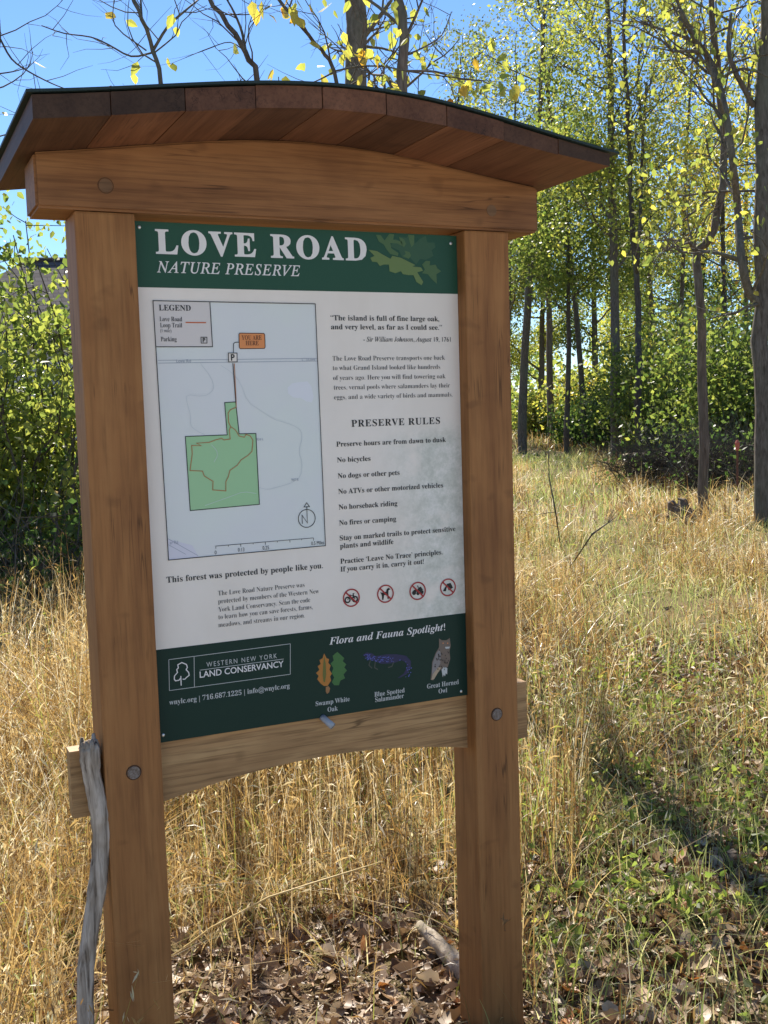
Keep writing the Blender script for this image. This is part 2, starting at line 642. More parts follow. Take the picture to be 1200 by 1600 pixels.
# small pale translucent tube under the panel
M_pale_tube = NT('pale_translucent')
M_pale_tube.b.inputs['Transmission Weight'].default_value = 0.5
M_pale_tube = M_pale_tube.done((0.60, 0.66, 0.72), 0.25, 0.5)
g = Geo()
pa, pb = on_y(503, 1120, 0.045), on_y(520, 1135, 0.015)
g.tube([pa, pa * 0.5 + pb * 0.5, pb], [0.009, 0.009, 0.0095], 12)
g.build('pale_tube', M_pale_tube, board, True)

# ------------------------------------------------------------------ the printed panel
PAN_T = 0.006


def S(px, py, layer=0):
    p = on_y(px, py, YS)
    return np.array([p[0], YS - 0.0005 * layer, p[2]])


m = NT('printed_white_sheet')
sep = m.n('ShaderNodeSeparateXYZ')
tc = m.n('ShaderNodeTexCoord')
m.l(tc.outputs['Object'], sep.inputs[0])
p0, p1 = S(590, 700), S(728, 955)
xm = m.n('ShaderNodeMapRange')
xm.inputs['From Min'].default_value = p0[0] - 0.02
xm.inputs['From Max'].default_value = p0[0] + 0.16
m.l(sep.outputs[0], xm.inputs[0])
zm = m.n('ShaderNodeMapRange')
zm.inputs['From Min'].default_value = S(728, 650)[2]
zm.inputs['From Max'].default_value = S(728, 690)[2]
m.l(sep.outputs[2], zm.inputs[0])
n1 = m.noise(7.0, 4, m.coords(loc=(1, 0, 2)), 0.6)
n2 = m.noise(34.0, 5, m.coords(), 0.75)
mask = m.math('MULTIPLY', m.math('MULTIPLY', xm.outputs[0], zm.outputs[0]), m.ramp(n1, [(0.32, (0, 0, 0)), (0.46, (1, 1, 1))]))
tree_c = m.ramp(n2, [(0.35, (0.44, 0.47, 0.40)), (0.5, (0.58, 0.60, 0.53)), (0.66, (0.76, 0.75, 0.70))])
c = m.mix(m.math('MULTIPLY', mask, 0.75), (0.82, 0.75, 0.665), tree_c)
dust = m.noise(2.2, 5, m.coords((1, 1, 0.5), loc=(4, 0, 1)), 0.7)
c = m.mix(1.0, c, m.ramp(dust, [(0.35, (0.93, 0.92, 0.90)), (0.6, (1, 1, 1))]), 'MULTIPLY')
M_white = m.done(c, 0.36, 0.35)
M_head = flat_mat('header_green_flare_lift', (0.022, 0.078, 0.045), 0.42, 0.22)  # the footer's green, lightened to put veiling flare into the header colour
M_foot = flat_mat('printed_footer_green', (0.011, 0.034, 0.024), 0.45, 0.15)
M_ink = flat_mat('black_ink', (0.012, 0.013, 0.013))
M_ink2 = flat_mat('grey_ink', (0.05, 0.05, 0.05))
M_wink = flat_mat('white_ink', (0.74, 0.72, 0.69))
M_gink = flat_mat('pale_grey_ink', (0.5, 0.52, 0.5))
M_map = NT('map_tint')
nn = M_map.noise(5, 3, M_map.coords())
M_map = M_map.done(M_map.ramp(nn, [(0.4, (0.69, 0.70, 0.685)), (0.6, (0.69, 0.72, 0.675))]), 0.38, 0.35)
M_legend = flat_mat('legend_cream', (0.66, 0.61, 0.57), 0.38, 0.35)
M_mapgreen = flat_mat('map_green', (0.33, 0.56, 0.30), 0.38, 0.35)
M_trail = flat_mat('trail_brown', (0.42, 0.16, 0.055))
M_orange = flat_mat('marker_orange', (0.72, 0.27, 0.09))
M_red = flat_mat('prohibition_red', (0.36, 0.03, 0.03))
M_contour = flat_mat('contour_grey', (0.55, 0.59, 0.60))
M_road = flat_mat('road_grey', (0.33, 0.36, 0.42))
M_lilac = flat_mat('lilac_ground', (0.66, 0.65, 0.71))
M_pond = flat_mat('pond_tint', (0.72, 0.73, 0.75))

panel = box_obj('sign_panel', X0 + 0.001, X1 - 0.001, YS, YS + PAN_T, ZB, ZT, M_white, board, 0.0)
zh = float((S(217, 448.5)[2] + S(717.8, 459.7)[2]) / 2)
zf = float((S(246, 1016)[2] + S(728, 957)[2]) / 2)


def sheet(name, pts, mat, parent, holes=None):
    """flat printed shape from ordered points in the panel plane"""
    tri = tessellate_polygon([[Vector((p[0], p[2], 0)) for p in pts]])
    g = Geo()
    fs = []
    for t in tri:
        a, b, c_ = (pts[i] for i in t)
        ar = (b[0] - a[0]) * (c_[2] - a[2]) - (b[2] - a[2]) * (c_[0] - a[0])
        fs.append(tuple(t) if ar > 0 else tuple(reversed(t)))
    g.add(pts, fs)
    return g.build(name, mat, parent)


def rect(x0, x1, z0, z1, layer):
    y = YS - 0.0005 * layer
    return [np.array([x0, y, z0]), np.array([x1, y, z0]), np.array([x1, y, z1]), np.array([x0, y, z1])]


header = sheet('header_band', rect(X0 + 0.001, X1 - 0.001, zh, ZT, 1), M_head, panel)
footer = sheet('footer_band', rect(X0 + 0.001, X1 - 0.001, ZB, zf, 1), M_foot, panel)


def ribbon(g, pts, w, closed=False):
    """stroke of width w (metres) through points in the panel plane, mitred"""
    P = [np.asarray(p, float) for p in pts]
    n = len(P)
    L, Rr = [], []
    for i in range(n):
        a = P[(i - 1) % n] if (closed or i > 0) else P[i]
        b = P[(i + 1) % n] if (closed or i < n - 1) else P[i]
        d1 = P[i] - a if np.linalg.norm(P[i] - a) > 1e-9 else b - P[i]
        d2 = b - P[i] if np.linalg.norm(b - P[i]) > 1e-9 else P[i] - a
        n1 = np.array([-d1[2], 0, d1[0]]) / (np.linalg.norm(d1) + 1e-12)
        n2 = np.array([-d2[2], 0, d2[0]]) / (np.linalg.norm(d2) + 1e-12)
        nm = n1 + n2
        nm /= (np.linalg.norm(nm) + 1e-9)
        s = min(1.0 / max(nm @ n1, 0.35), 2.5)
        L.append(P[i] + nm * w / 2 * s)
        Rr.append(P[i] - nm * w / 2 * s)
    vs = L + Rr
    fs = [(n + i, n + (i + 1) % n, (i + 1) % n, i) for i in range(n if closed else n - 1)]
    g.add(vs, fs)


def stroke(name, pxs, wpx, mat, parent, layer, closed=False, smooth=0):
    g = Geo()
    lst = pxs if isinstance(pxs[0][0], (tuple, list)) else [pxs]
    for one in lst:
        pts = [S(x, y, layer) for x, y in one]
        for _ in range(smooth):
            q = [pts[0]]
            for a, b in zip(pts[:-1], pts[1:]):
                q += [a * 0.75 + b * 0.25, a * 0.25 + b * 0.75]
            q.append(pts[-1])
            pts = q
        ribbon(g, pts, wpx * PXM, closed)
    return g.build(name, mat, parent)


PXM = 0.00172                       # metres per photo pixel on the panel (about)


def math_text(s, up, lo, dig):
    r = ''
    for c_ in s:
        if 'A' <= c_ <= 'Z': r += chr(up + ord(c_) - 65)
        elif 'a' <= c_ <= 'z':
            if lo == 0x1d44e and c_ == 'h': r += chr(0x1d482 + 7)
            else: r += chr(lo + ord(c_) - 97)
        elif c_.isdigit() and dig: r += chr(dig + int(c_))
        else: r += c_
    return r


STY = {'b': (0x1d400, 0x1d41a, 0x1d7ce), 'i': (0x1d434, 0x1d44e, 0), 'bi': (0x1d468, 0x1d482, 0)}


def lettering(name, lines, mat, parent, style='b', layer=2, off=0.0, space=1.0, split=False):
    """lines: (text, left px, left baseline py, right px, right baseline py, cap height px)"""
    if split:
        for one in lines:
            lettering(name, [one], mat, parent, style, layer, off, space)
        return
    g = Geo()
    for (s, xl, yl, xr, yr, cap) in lines:
        a, b = S(xl, yl, layer), S(xr, yr, layer)
        z = (a[2] + b[2]) / 2
        top = S(xl, yl - cap, layer)
        size = (top[2] - a[2]) / 0.66
        cu = bpy.data.curves.new('t', 'FONT')
        cu.body = math_text(s, *STY[style]) if style in STY else s
        cu.size = 1.0
        cu.offset = off
        cu.resolution_u = 3
        cu.space_character = space
        ob = bpy.data.objects.new('t', cu)
        COL.objects.link(ob)
        bpy.context.view_layer.update()
        me = bpy.data.meshes.new_from_object(ob.evaluated_get(bpy.context.evaluated_depsgraph_get()))
        bpy.data.objects.remove(ob)
        co = np.empty(len(me.vertices) * 3, np.float32)
        me.vertices.foreach_get('co', co)
        co = co.reshape(-1, 3)
        x0, x1 = co[:, 0].min(), co[:, 0].max()
        sx = (b[0] - a[0]) / (x1 - x0)
        vs = [(a[0] + (c_[0] - x0) * sx, a[1], z + c_[1] * size) for c_ in co]
        fs = []
        for p in me.polygons:
            f = tuple(p.vertices)
            q = [vs[i] for i in f[:3]]
            fs.append(f)
        g.add(vs, fs)
        bpy.data.meshes.remove(me)
    return g.build(name, mat, parent)


lettering('title_lettering', [('LOVE ROAD', 243.5, 396, 573, 407, 36)], M_wink, panel, 'b', 3, 0.016, 1.16)
lettering('subtitle_lettering', [('NATURE PRESERVE', 245, 425, 469, 432, 16.5)], M_wink, panel, 'i', 3, 0.010, 1.1)
lettering('quote_lettering', [
    ('\u201cThe island is full of fine large oak,', 516.4, 501, 686, 501.6, 7.8),
    ('and very level, as far as I could see.\u201d', 517, 514.4, 690.4, 515.6, 7.8)], M_ink, panel)
lettering('attribution_lettering', [('- Sir William Johnson, August 19, 1761', 567.6, 533.8, 704, 533.8, 7)], M_ink2, panel, 'i', 2, 0.006)
lettering('paragraph_lettering', [
    ('The Love Road Preserve transports one back', 519.4, 563.4, 695, 562.6, 7.2),
    ('to what Grand Island looked like hundreds', 519.8, 578.2, 687.6, 576.8, 7.2),
    ('of years ago. Here you will find towering oak', 520.4, 593.6, 696, 591.6, 7.2),
    ('trees, vernal pools where salamanders lay their', 521.4, 608.4, 703, 606, 7.2),
    ('eggs, and a wide variety of birds and mammals.', 522, 623.6, 707, 620.4, 7.2)], M_ink2, panel, 'b', 2, -0.012)
lettering('rules_heading', [('PRESERVE RULES', 549, 666.6, 687.4, 662.6, 10.4)], M_ink, panel, 'b', 2, 0.0, 1.12)
lettering('rules_lettering', [
    ('Preserve hours are from dawn to dusk', 525.4, 697.6, 696.6, 690.8, 7.6),
    ('No bicycles', 526.5, 722.3, 578.8, 720.2, 7.6),
    ('No dogs or other pets', 527.7, 747.1, 624.2, 742.3, 7.6),
    ('No ATVs or other motorized vehicles', 528.5, 771.5, 692.1, 761.9, 7.6),
    ('No horseback riding', 529.2, 795.6, 620.8, 790.6, 7.6),
    ('No fires or camping', 530, 820.4, 618.8, 814.6, 7.6),
    ('Stay on marked trails to protect sensitive', 530.8, 844.4, 711.5, 829.8, 7.6),
    ('plants and wildlife', 531.3, 856.9, 614.6, 850, 7.6),
    ('Practice \u2018Leave No Trace\u2019 principles.', 531.7, 881, 691.3, 866, 7.6),
    ('If you carry it in, carry it out!', 531.9, 893.3, 662, 880.8, 7.6)], M_ink, panel, split=True)
lettering('slogan_lettering', [('This forest was protected by people like you.', 260.3, 911.3, 504.3, 887, 9)], M_ink, panel)
lettering('appeal_lettering', [
    ('The Love Road Nature Preserve was', 340.8, 931.3, 475.8, 916.3, 7.3),
    ('protected by members of the Western New', 340.8, 943.6, 498.3, 926.5, 7.3),
    ('York Land Conservancy. Scan the code', 341.3, 956.3, 484.5, 940.3, 7.3),
    ('to learn how you can save forests, farms,', 341.3, 968.5, 488.3, 950.8, 7.3),
    ('meadows, and streams in our region.', 341.3, 980.8, 476, 964.3, 7.3)], M_ink2, panel, 'b', 2, -0.012)
lettering('owner_lettering', [('LAND CONSERVANCY', 312, 1059.5, 443, 1040.8, 9.2)], M_wink, panel, 'sans', 3, 0.012)
lettering('region_lettering', [('WESTERN NEW YORK', 322.5, 1041.8, 432.5, 1028.3, 7.2)], M_gink, panel, 'sans', 3, 0.0, 1.35)
lettering('contact_lettering', [('wnylc.org | 716.687.1225 | info@wnylc.org', 264.3, 1099.5, 452.5, 1076.3, 7.6)], M_gink, panel, 'b', 3)
lettering('spotlight_lettering', [('Flora and Fauna Spotlight!', 514.2, 1007.2, 695.2, 984.7, 11)], M_wink, panel, 'bi', 3)
lettering('caption_lettering', [
    ('Swamp White', 493, 1103.1, 546.1, 1095.1, 7), ('Oak', 511.6, 1112, 527.5, 1109.9, 7),
    ('Blue Spotted', 584.8, 1087.9, 631.9, 1082.1, 7), ('Salamander', 586, 1096.6, 630.7, 1090.3, 7),
    ('Great Horned', 667, 1075.8, 716.5, 1068.6, 7), ('Owl', 685, 1083.4, 698.4, 1081.5, 7)], M_gink, panel, 'b', 3, split=True)

# --- the map
mapo = sheet('trail_map', [S(263, 875, 1), S(508, 852.5, 1), S(492, 475, 1), S(238.7, 470, 1)], M_map, panel)
sheet('map_corner', [S(262.3, 842, 2), S(300, 852, 2), S(311, 870.5, 2), S(263.2, 874.8, 2)], M_lilac, mapo)
sheet('map_pond', [S(x, y, 2) for x, y in ((449, 606), (456, 599), (468, 597), (480, 596), (486, 603), (490, 620), (487, 629), (478, 627), (470, 622), (458, 621), (450, 615))], M_pond, mapo)
sheet('map_parcel', [S(x, y, 2) for x, y in ((350.7, 629.1), (368, 628), (373.3, 677.9), (399.5, 677.3), (405, 788), (297, 797.8), (289.3, 682.1), (354.7, 679.5))][::-1], M_mapgreen, mapo)
stroke('contour_line', [[(313, 568), (330, 590), (334, 605), (331, 612), (318, 620), (290, 616), (292, 630), (298, 650), (297, 665), (308, 674), (320, 679)],
                        [(345, 571), (362, 582), (375, 597), (387, 629), (405, 640), (428, 656), (445, 660), (466, 668), (473, 680), (466, 706), (472, 722), (470, 745), (455, 755), (430, 762), (418, 765), (405, 762)],
                        [(320, 790), (345, 781), (362, 775), (380, 768), (400, 771)], [(330, 695), (338, 703), (340, 712), (334, 722)]], 0.6, M_contour, mapo, 3, smooth=1)
stroke('parcel_outline', [(350.7, 629.1), (368, 628), (373.3, 677.9), (399.5, 677.3), (405, 788), (297, 797.8), (289.3, 682.1), (354.7, 679.5)], 1.1, M_ink, mapo, 4, True)
stroke('map_road', [[(246.5, 563.2), (495.8, 560)], [(246.8, 567.5), (496, 564.3)]], 0.7, M_road, mapo, 3)
stroke('map_road', [[(262.5, 841.8), (309, 868)], [(262.9, 851), (290, 866)]], 0.7, M_road, mapo, 3)
lettering('map_lettering', [('Love Rd', 275.2, 566.6, 298.1, 566.2, 4.6), ('Love', 481.5, 563.8, 492, 563.4, 4.2),
                            ('934 ft', 401, 689, 411, 688, 4), ('960 ft', 455, 752.5, 466, 750.5, 4),
                            ('er Rd', 265, 849.5, 278, 850.5, 5.0)], M_road, mapo, 'sans', 4, split=True)
stroke('road_shield', [(471.5, 560.3), (479, 560), (479.6, 564.3), (472, 564.6)], 0.7, M_road, mapo, 4, True)
stroke('trail_line', [[(365.7, 568), (368.6, 628), (368.7, 636.5), (360, 640), (356, 645.3), (356.8, 660), (360, 666.7), (357.9, 672), (359.2, 686), (349.3, 687.5), (346, 684.8), (336, 687.5), (326.7, 691.2),
                       (306.7, 692.5), (314, 696.5), (299.2, 696), (300, 709.3), (296.5, 735.2), (316, 736), (318.7, 743.7), (332.5, 752), (332, 765.5), (340, 766), (352.5, 767), (352.5, 752.5), (356.3, 745), (358.8, 735), (370.7, 726.7), (376, 718.7), (386.7, 712), (393.3, 705.3), (394.7, 688), (390.7, 681.3), (384, 678.7), (381.3, 683.2), (373.3, 681.3), (369.3, 674.7), (366.7, 671.2), (360.5, 667)]], 1.1, M_trail, mapo, 5)
stroke('access_line', [(363.4, 567.5), (368.0, 628)], 1.1, M_ink, mapo, 5)
sheet('you_are_here_box', [S(x, y, 3) for x, y in ((373.5, 543), (375, 545), (412.5, 544.6), (414, 542.5), (413.3, 523), (411.8, 521), (374.5, 520.6), (373, 522.5))], M_orange, mapo)
stroke('you_are_here_frame', [(373.5, 543), (375, 545), (412.5, 544.6), (414, 542.5), (413.3, 523), (411.8, 521), (374.5, 520.6), (373, 522.5)], 1.0, M_ink, mapo, 4, True)
lettering('you_are_here_lettering', [('YOU ARE', 377.3, 531, 408.5, 531, 6.8), ('HERE', 383.5, 539.6, 404, 539.6, 6.8)], flat_mat('dark_brown_ink', (0.14, 0.05, 0.02)), mapo, 'b', 4)
stroke('connector_line', [(373, 534.7), (367, 535), (364.6, 537), (364.5, 551)], 1.0, M_ink, mapo, 4)
sheet('parking_marker', [S(x, y, 5) for x, y in ((356.8, 565.6), (370, 565.6), (369.8, 551.8), (356.4, 551.8))], M_white, mapo)
stroke('parking_frame', [(356.8, 565.6), (370, 565.6), (369.8, 551.8), (356.4, 551.8)], 1.1, M_ink, mapo, 6, True)
lettering('parking_letter', [('P', 360.4, 563.3, 366.4, 563.3, 9.2)], M_ink, mapo, 'sans', 6, 0.03)
stroke('map_frame', [(263, 875), (508, 852.5), (492, 475), (238.7, 470)], 1.1, M_ink, mapo, 6, True)
leg = sheet('legend_box', [S(244, 542, 3), S(331.7, 541.9, 3), S(327.5, 471.5, 3), S(238.9, 470, 3)], M_legend, mapo)
stroke('legend_frame', [[(244, 542), (331.7, 541.9), (327.5, 471.5)]], 1.1, M_ink, mapo, 5)
lettering('legend_heading', [('LEGEND', 248, 485.3, 297.9, 485.6, 8.6)], M_ink, mapo, 'b', 5)
lettering('legend_lettering', [('Love Road', 249, 502.1, 284.3, 502.1, 7), ('Loop Trail', 249.9, 511.7, 284.3, 511.7, 7), ('Parking', 250.9, 533.6, 275.7, 533.4, 7)], M_ink2, mapo, 'b', 5, -0.006)
lettering('legend_note', [('(1 mile)', 250.1, 519.3, 267.5, 519.2, 5)], M_ink2, mapo, 'i', 5)
stroke('legend_trail', [(289.6, 504), (321.6, 504.3)], 1.7, flat_mat('legend_orange', (0.55, 0.14, 0.05)), mapo, 5)
stroke('legend_parking', [(314, 536.2), (323, 536.2), (322.8, 527), (313.6, 527)], 1.0, M_ink, mapo, 5, True)
lettering('legend_parking_letter', [('P', 316.5, 534.6, 320.6, 534.6, 6)], M_ink, mapo, 'sans', 5, 0.03)


def ring_px(cx, cy, r, n=32):
    c0 = S(cx, cy)
    rr = r * PXM
    return c0, rr


def circle_pts(cx, cy, r, layer, n=32, a0=0, a1=2 * math.pi):
    c0 = S(cx, cy, layer)
    return [c0 + np.array([math.cos(a0 + (a1 - a0) * i / n), 0, math.sin(a0 + (a1 - a0) * i / n)]) * r for i in range(n)]


rN = (S(479, 796)[2] - S(479, 824)[2]) / 2
g = Geo()
ribbon(g, circle_pts(479, 810, rN, 4), 0.0019, True)
c0 = S(479, 810, 4)
for pl in ([(-0.55, -0.55), (-0.55, 0.4), (0.05, -0.5), (0.05, 1.35)],):
    ribbon(g, [c0 + np.array([x * rN, 0, z * rN]) for x, z in pl], 0.0018)
ribbon(g, [c0 + np.array([x * rN, 0, z * rN]) for x, z in [(-0.28, 1.3), (0.38, 1.3), (0.05, 1.75)]], 0.0017, True)
g.build('north_arrow', M_ink, mapo)
tk = []
for i, (x, y) in enumerate(((336.8, 853.2), (356.3, 851.7), (375.8, 850), (395, 848.3), (414.3, 847), (433, 845.2), (452.5, 843.5), (470.8, 841.8), (489.3, 840.5))):
    tk.append([(x, y), (x + 0.2, y + (4 if i % 2 == 0 else 2.2))])
stroke('scale_bar', [[(336.6, 853.2), (489.5, 840.4)]] + tk, 0.8, M_ink2, mapo, 4)
lettering('scale_lettering', [('0', 335.2, 866, 338.2, 865.7, 5.5), ('0.13', 371.5, 862, 381.5, 861, 5.5), ('0.25', 410, 859, 420, 858, 5.5), ('0.5 Miles', 486, 852, 506, 850, 5.5)], M_ink2, mapo, 'sans', 4, split=True)

# --- prohibition icons: unit shapes in a circle of radius 1
BIKE = [('ring', -0.52, -0.22, 0.33), ('ring', 0.5, -0.22, 0.33),
        ('line', [(-0.52, -0.22), (-0.2, 0.28), (0.32, 0.28), (0.02, -0.22), (-0.2, 0.28)], 0.09), ('line', [(0.5, -0.22), (0.24, 0.48), (0.42, 0.52)], 0.1), ('line', [(-0.34, 0.36), (-0.08, 0.36)], 0.12)]
DOG = [('poly', [(-0.72, 0.28), (-0.5, 0.18), (0.1, 0.26), (0.22, 0.62), (0.5, 0.72), (0.72, 0.5), (0.45, 0.4), (0.42, 0.02), (0.45, -0.7), (0.28, -0.7), (0.24, -0.18), (-0.18, -0.14), (-0.3, -0.75), (-0.48, -0.72), (-0.5, -0.2), (-0.6, 0.05)])]
ATV = [('disc', -0.5, -0.2, 0.28), ('disc', 0.55, -0.2, 0.28), ('disc', 0.05, -0.3, 0.24), ('poly', [(-0.6, 0.12), (-0.3, 0.25), (0.0, 0.2), (0.15, 0.42), (0.5, 0.5), (0.62, 0.25), (0.8, 0.12), (0.5, 0.05), (0.2, -0.1), (-0.3, -0.1)]), ('line', [(0.1, 0.4), (0.05, 0.62), (-0.08, 0.66)], 0.09)]
TENT = [('poly', [(-0.75, -0.42), (-0.1, 0.48), (0.42, 0.55), (0.76, -0.12), (0.1, -0.42), (-0.12, 0.2), (-0.3, -0.5)])]
for (cx, cy, rp, shapes, nm) in ((548.75, 934, 15, BIKE, 'no_bicycle_icon'), (602, 927.7, 15, DOG, 'no_dog_icon'), (652.3, 923.3, 15, ATV, 'no_quad_bike_icon'), (699.6, 917.7, 14.6, TENT, 'no_tent_icon')):
    r = (S(cx, cy - rp)[2] - S(cx, cy + rp)[2]) / 2 * 0.95
    g = Geo()
    ribbon(g, circle_pts(cx, cy, r * 0.93, 3, 40), r * 0.15, True)
    ic = g.build(nm, M_red, panel)
    c0 = S(cx, cy, 2)
    g = Geo()
    mk = lambda x, z, L: c0 + np.array([x * r * 0.86, -0.0005 * L, z * r * 0.86])
    for q, s in enumerate(shapes):
        L = 0.2 * q
        if s[0] == 'ring':
            ribbon(g, [mk(s[1] + s[3] * math.cos(2 * math.pi * i / 20), s[2] + s[3] * math.sin(2 * math.pi * i / 20), L) for i in range(20)], 0.16 * r, True)
        elif s[0] == 'line':
            ribbon(g, [mk(x, z, L) for x, z in s[1]], s[2] * r)
        else:
            pl = [(s[1] + s[3] * math.cos(2 * math.pi * i / 20), s[2] + s[3] * math.sin(2 * math.pi * i / 20)) for i in range(20)] if s[0] == 'disc' else s[1]
            pts = [mk(x, z, L) for x, z in pl]
            tri = tessellate_polygon([[Vector((p[0], p[2], 0)) for p in pts]])
            g.add(pts, [tuple(t) for t in tri])
    g.build('pictogram', M_ink, ic)
    g = Geo()
    c3 = S(cx, cy, 4.2)
    ribbon(g, [c3 + np.array([-0.64, 0, 0.64]) * r, c3 + np.array([0.64, 0, -0.64]) * r], r * 0.17)
    g.build('slash', M_red, ic)

# --- owner's emblem
logo = stroke('emblem_frame', [[(263.5, 1030.5), (453.25, 1005.75)], [(453.25, 1005.75), (453.3, 1053.3)], [(453.3, 1053.3), (264.5, 1078.8)], [(264.5, 1078.8), (263.5, 1030.5)], [(303, 1026), (303.5, 1073.5)], [(312, 1047), (443, 1029.5)]], 0.8, M_gink, panel, 3)
stroke('emblem_tree', [[(282, 1059), (279.5, 1062.5), (274, 1063.5), (272, 1061), (272.3, 1056), (277, 1050.5), (275.8, 1046), (278.3, 1043.5), (277.5, 1038.5), (283.8, 1035), (291, 1038), (292.5, 1042.5), (290.5, 1046), (294.5, 1050.5), (295.3, 1055), (291.3, 1058), (288.5, 1061), (285, 1061)],
                       [(282.2, 1056), (282.8, 1071)]], 1.5, M_wink, logo, 4)

# --- oak spray printed on the header
def lobed(pts, name, mat, parent, layer):
    return sheet(name, [S(560 + x / 6.667, 340 + y / 6.667, layer) for x, y in pts], mat, parent)


M_oak1 = flat_mat('printed_oak_bright', (0.135, 0.20, 0.065))
M_oak2 = flat_mat('printed_oak_mid', (0.07, 0.135, 0.052))
M_oak3 = flat_mat('printed_oak_dim', (0.036, 0.095, 0.048))
spray = lobed([(330, 300), (380, 220), (450, 250), (420, 200), (500, 210), (520, 175), (580, 185), (585, 270), (640, 220), (700, 190), (715, 260), (790, 260), (800, 310), (760, 340), (780, 400), (700, 440), (640, 430), (600, 490), (540, 420), (460, 420), (420, 340)], 'printed_spray', M_oak3, panel, 2)
lobed([(180, 180), (230, 185), (270, 240), (320, 170), (370, 175), (360, 230), (450, 250), (460, 300), (400, 270), (330, 265), (340, 320), (415, 370), (410, 400), (330, 380), (290, 330), (260, 280), (210, 250)], 'printed_leaf', M_oak2, spray, 3)
lobed([(420, 205), (470, 225), (495, 275), (470, 310), (440, 260)], 'printed_leaf', M_oak2, spray, 3)
lobed([(515, 180), (580, 185), (575, 280), (550, 310), (530, 250)], 'printed_leaf', M_oak2, spray, 3)
lobed([(480, 345), (530, 360), (545, 400), (520, 430), (460, 400), (490, 380)], 'printed_leaf', M_oak2, spray, 3)
lobed([(100, 335), (190, 350), (240, 380), (330, 430), (350, 400), (440, 420), (520, 460), (590, 495), (560, 510), (650, 520), (670, 555), (610, 570), (640, 620), (672, 670), (655, 705), (600, 670), (570, 600), (520, 600), (460, 590), (440, 560), (380, 580), (320, 560), (315, 490), (260, 490), (220, 505), (190, 465), (140, 460), (120, 420), (165, 400)], 'printed_leaf', M_oak1, spray, 4)
lobed([(660, 490), (700, 450), (745, 455), (740, 500), (800, 490), (820, 530), (860, 560), (810, 590), (815, 690), (760, 640), (720, 590), (660, 580), (690, 540)], 'printed_leaf', M_oak2, spray, 3)

# --- oak leaves, salamander, owl printed on the footer
def c8(lst, layer):
    return [S(470 + x / 4.138, 940 + y / 4.138, layer) for x, y in lst]


lf = sheet('printed_oak_leaf', c8([(150, 335), (165, 365), (182, 372), (176, 395), (192, 412), (184, 440), (200, 465), (188, 485), (195, 510), (172, 545), (150, 545), (128, 530), (105, 500), (115, 480), (98, 462), (120, 440), (108, 418), (128, 402), (120, 378), (140, 365)], 2), flat_mat('printed_orange', (0.42, 0.17, 0.03)), panel)
sheet('leaf_centre', c8([(150, 350), (160, 400), (163, 470), (155, 520), (146, 520), (140, 470), (144, 400)], 3), flat_mat('printed_olive', (0.14, 0.14, 0.03)), lf)
sheet('printed_oak_leaf', c8([(235, 325), (258, 345), (280, 365), (270, 385), (293, 405), (280, 425), (297, 445), (275, 470), (285, 495), (255, 510), (245, 540), (215, 540), (200, 520), (215, 490), (198, 460), (210, 430), (192, 400), (212, 380), (205, 350)], 2), flat_mat('printed_green', (0.05, 0.15, 0.04)), panel)
sheet('printed_acorn', c8([(160, 552), (178, 545), (188, 560), (182, 585), (168, 597), (160, 580)], 3), flat_mat('printed_acorn_brown', (0.3, 0.15, 0.06)), panel)
sal = sheet('printed_salamander', c8([(400, 345), (425, 328), (462, 335), (480, 352), (560, 340), (620, 340), (680, 350), (712, 385), (710, 430), (685, 468), (640, 492), (622, 495), (665, 465), (685, 425), (680, 395), (650, 378), (600, 398), (520, 402), (475, 385), (440, 372)], 2), flat_mat('printed_navy', (0.02, 0.022, 0.07)), panel)
M_leg = flat_mat('printed_leg_grey', (0.06, 0.07, 0.06))
for lg in ([(579, 1030), (576, 1039), (581, 1044)], [(586, 1033), (585, 1043), (590, 1046)], [(615, 1034), (612, 1041), (606, 1043)]):
    stroke('salamander_leg', lg, 1.6, M_leg, sal, 3)
g = Geo()
rr = random.Random(7)
for i in range(90):
    u = rr.random()
    bx, bz = (410 + u * 250, 350 + 22 * math.sin(u * 3)) if u < 0.75 else (640 + 60 * math.sin((u - 0.75) * 9), 385 + (u - 0.75) * 380)
    p = c8([(bx + rr.uniform(-18, 18), bz + rr.uniform(-14, 20))], 3)[0]
    s_ = rr.uniform(0.0007, 0.0016)
    g.add([p + np.array([dx * s_, 0, dz * s_]) for dx, dz in ((-1, -1), (1, -0.8), (1.2, 1), (-0.8, 1))], [(0, 1, 2, 3)])
g.build('salamander_spots', flat_mat('printed_spot_blue', (0.10, 0.12, 0.42)), sal)
owl = sheet('printed_owl', c8([(893, 238), (912, 250), (940, 250), (962, 235), (968, 285), (960, 320), (965, 370), (950, 420), (930, 445), (905, 440), (880, 465), (855, 508), (838, 505), (845, 450), (848, 390), (872, 330), (893, 295)], 2), flat_mat('printed_owl_brown', (0.17, 0.13, 0.10)), panel)
sheet('owl_wing', c8([(895, 305), (905, 340), (900, 400), (880, 440), (850, 490), (846, 455), (852, 395), (874, 335)], 3), flat_mat('printed_owl_grey', (0.24, 0.22, 0.21)), owl)
sheet('owl_tail', c8([(905, 425), (895, 440), (860, 500), (842, 505), (850, 470), (885, 425)], 4), flat_mat('printed_owl_pale', (0.42, 0.33, 0.22)), owl)
sheet('owl_bib', c8([(930, 292), (962, 290), (958, 302), (935, 304)], 4), M_gink, owl)
sheet('owl_foot', c8([(908, 440), (916, 488), (922, 470), (930, 482), (935, 462), (944, 470), (945, 430), (925, 420)], 4), M_gink, owl)
g = Geo()
for x in (918, 948):
    for p in c8([(x, 268)], 4):
        g.add([p + np.array([dx, 0, dz]) * 0.0022 for dx, dz in ((-1, 0), (0, -1), (1, 0), (0, 1))], [(0, 1, 2, 3)])
g.build('owl_eye', M_orange, owl)
g = Geo()
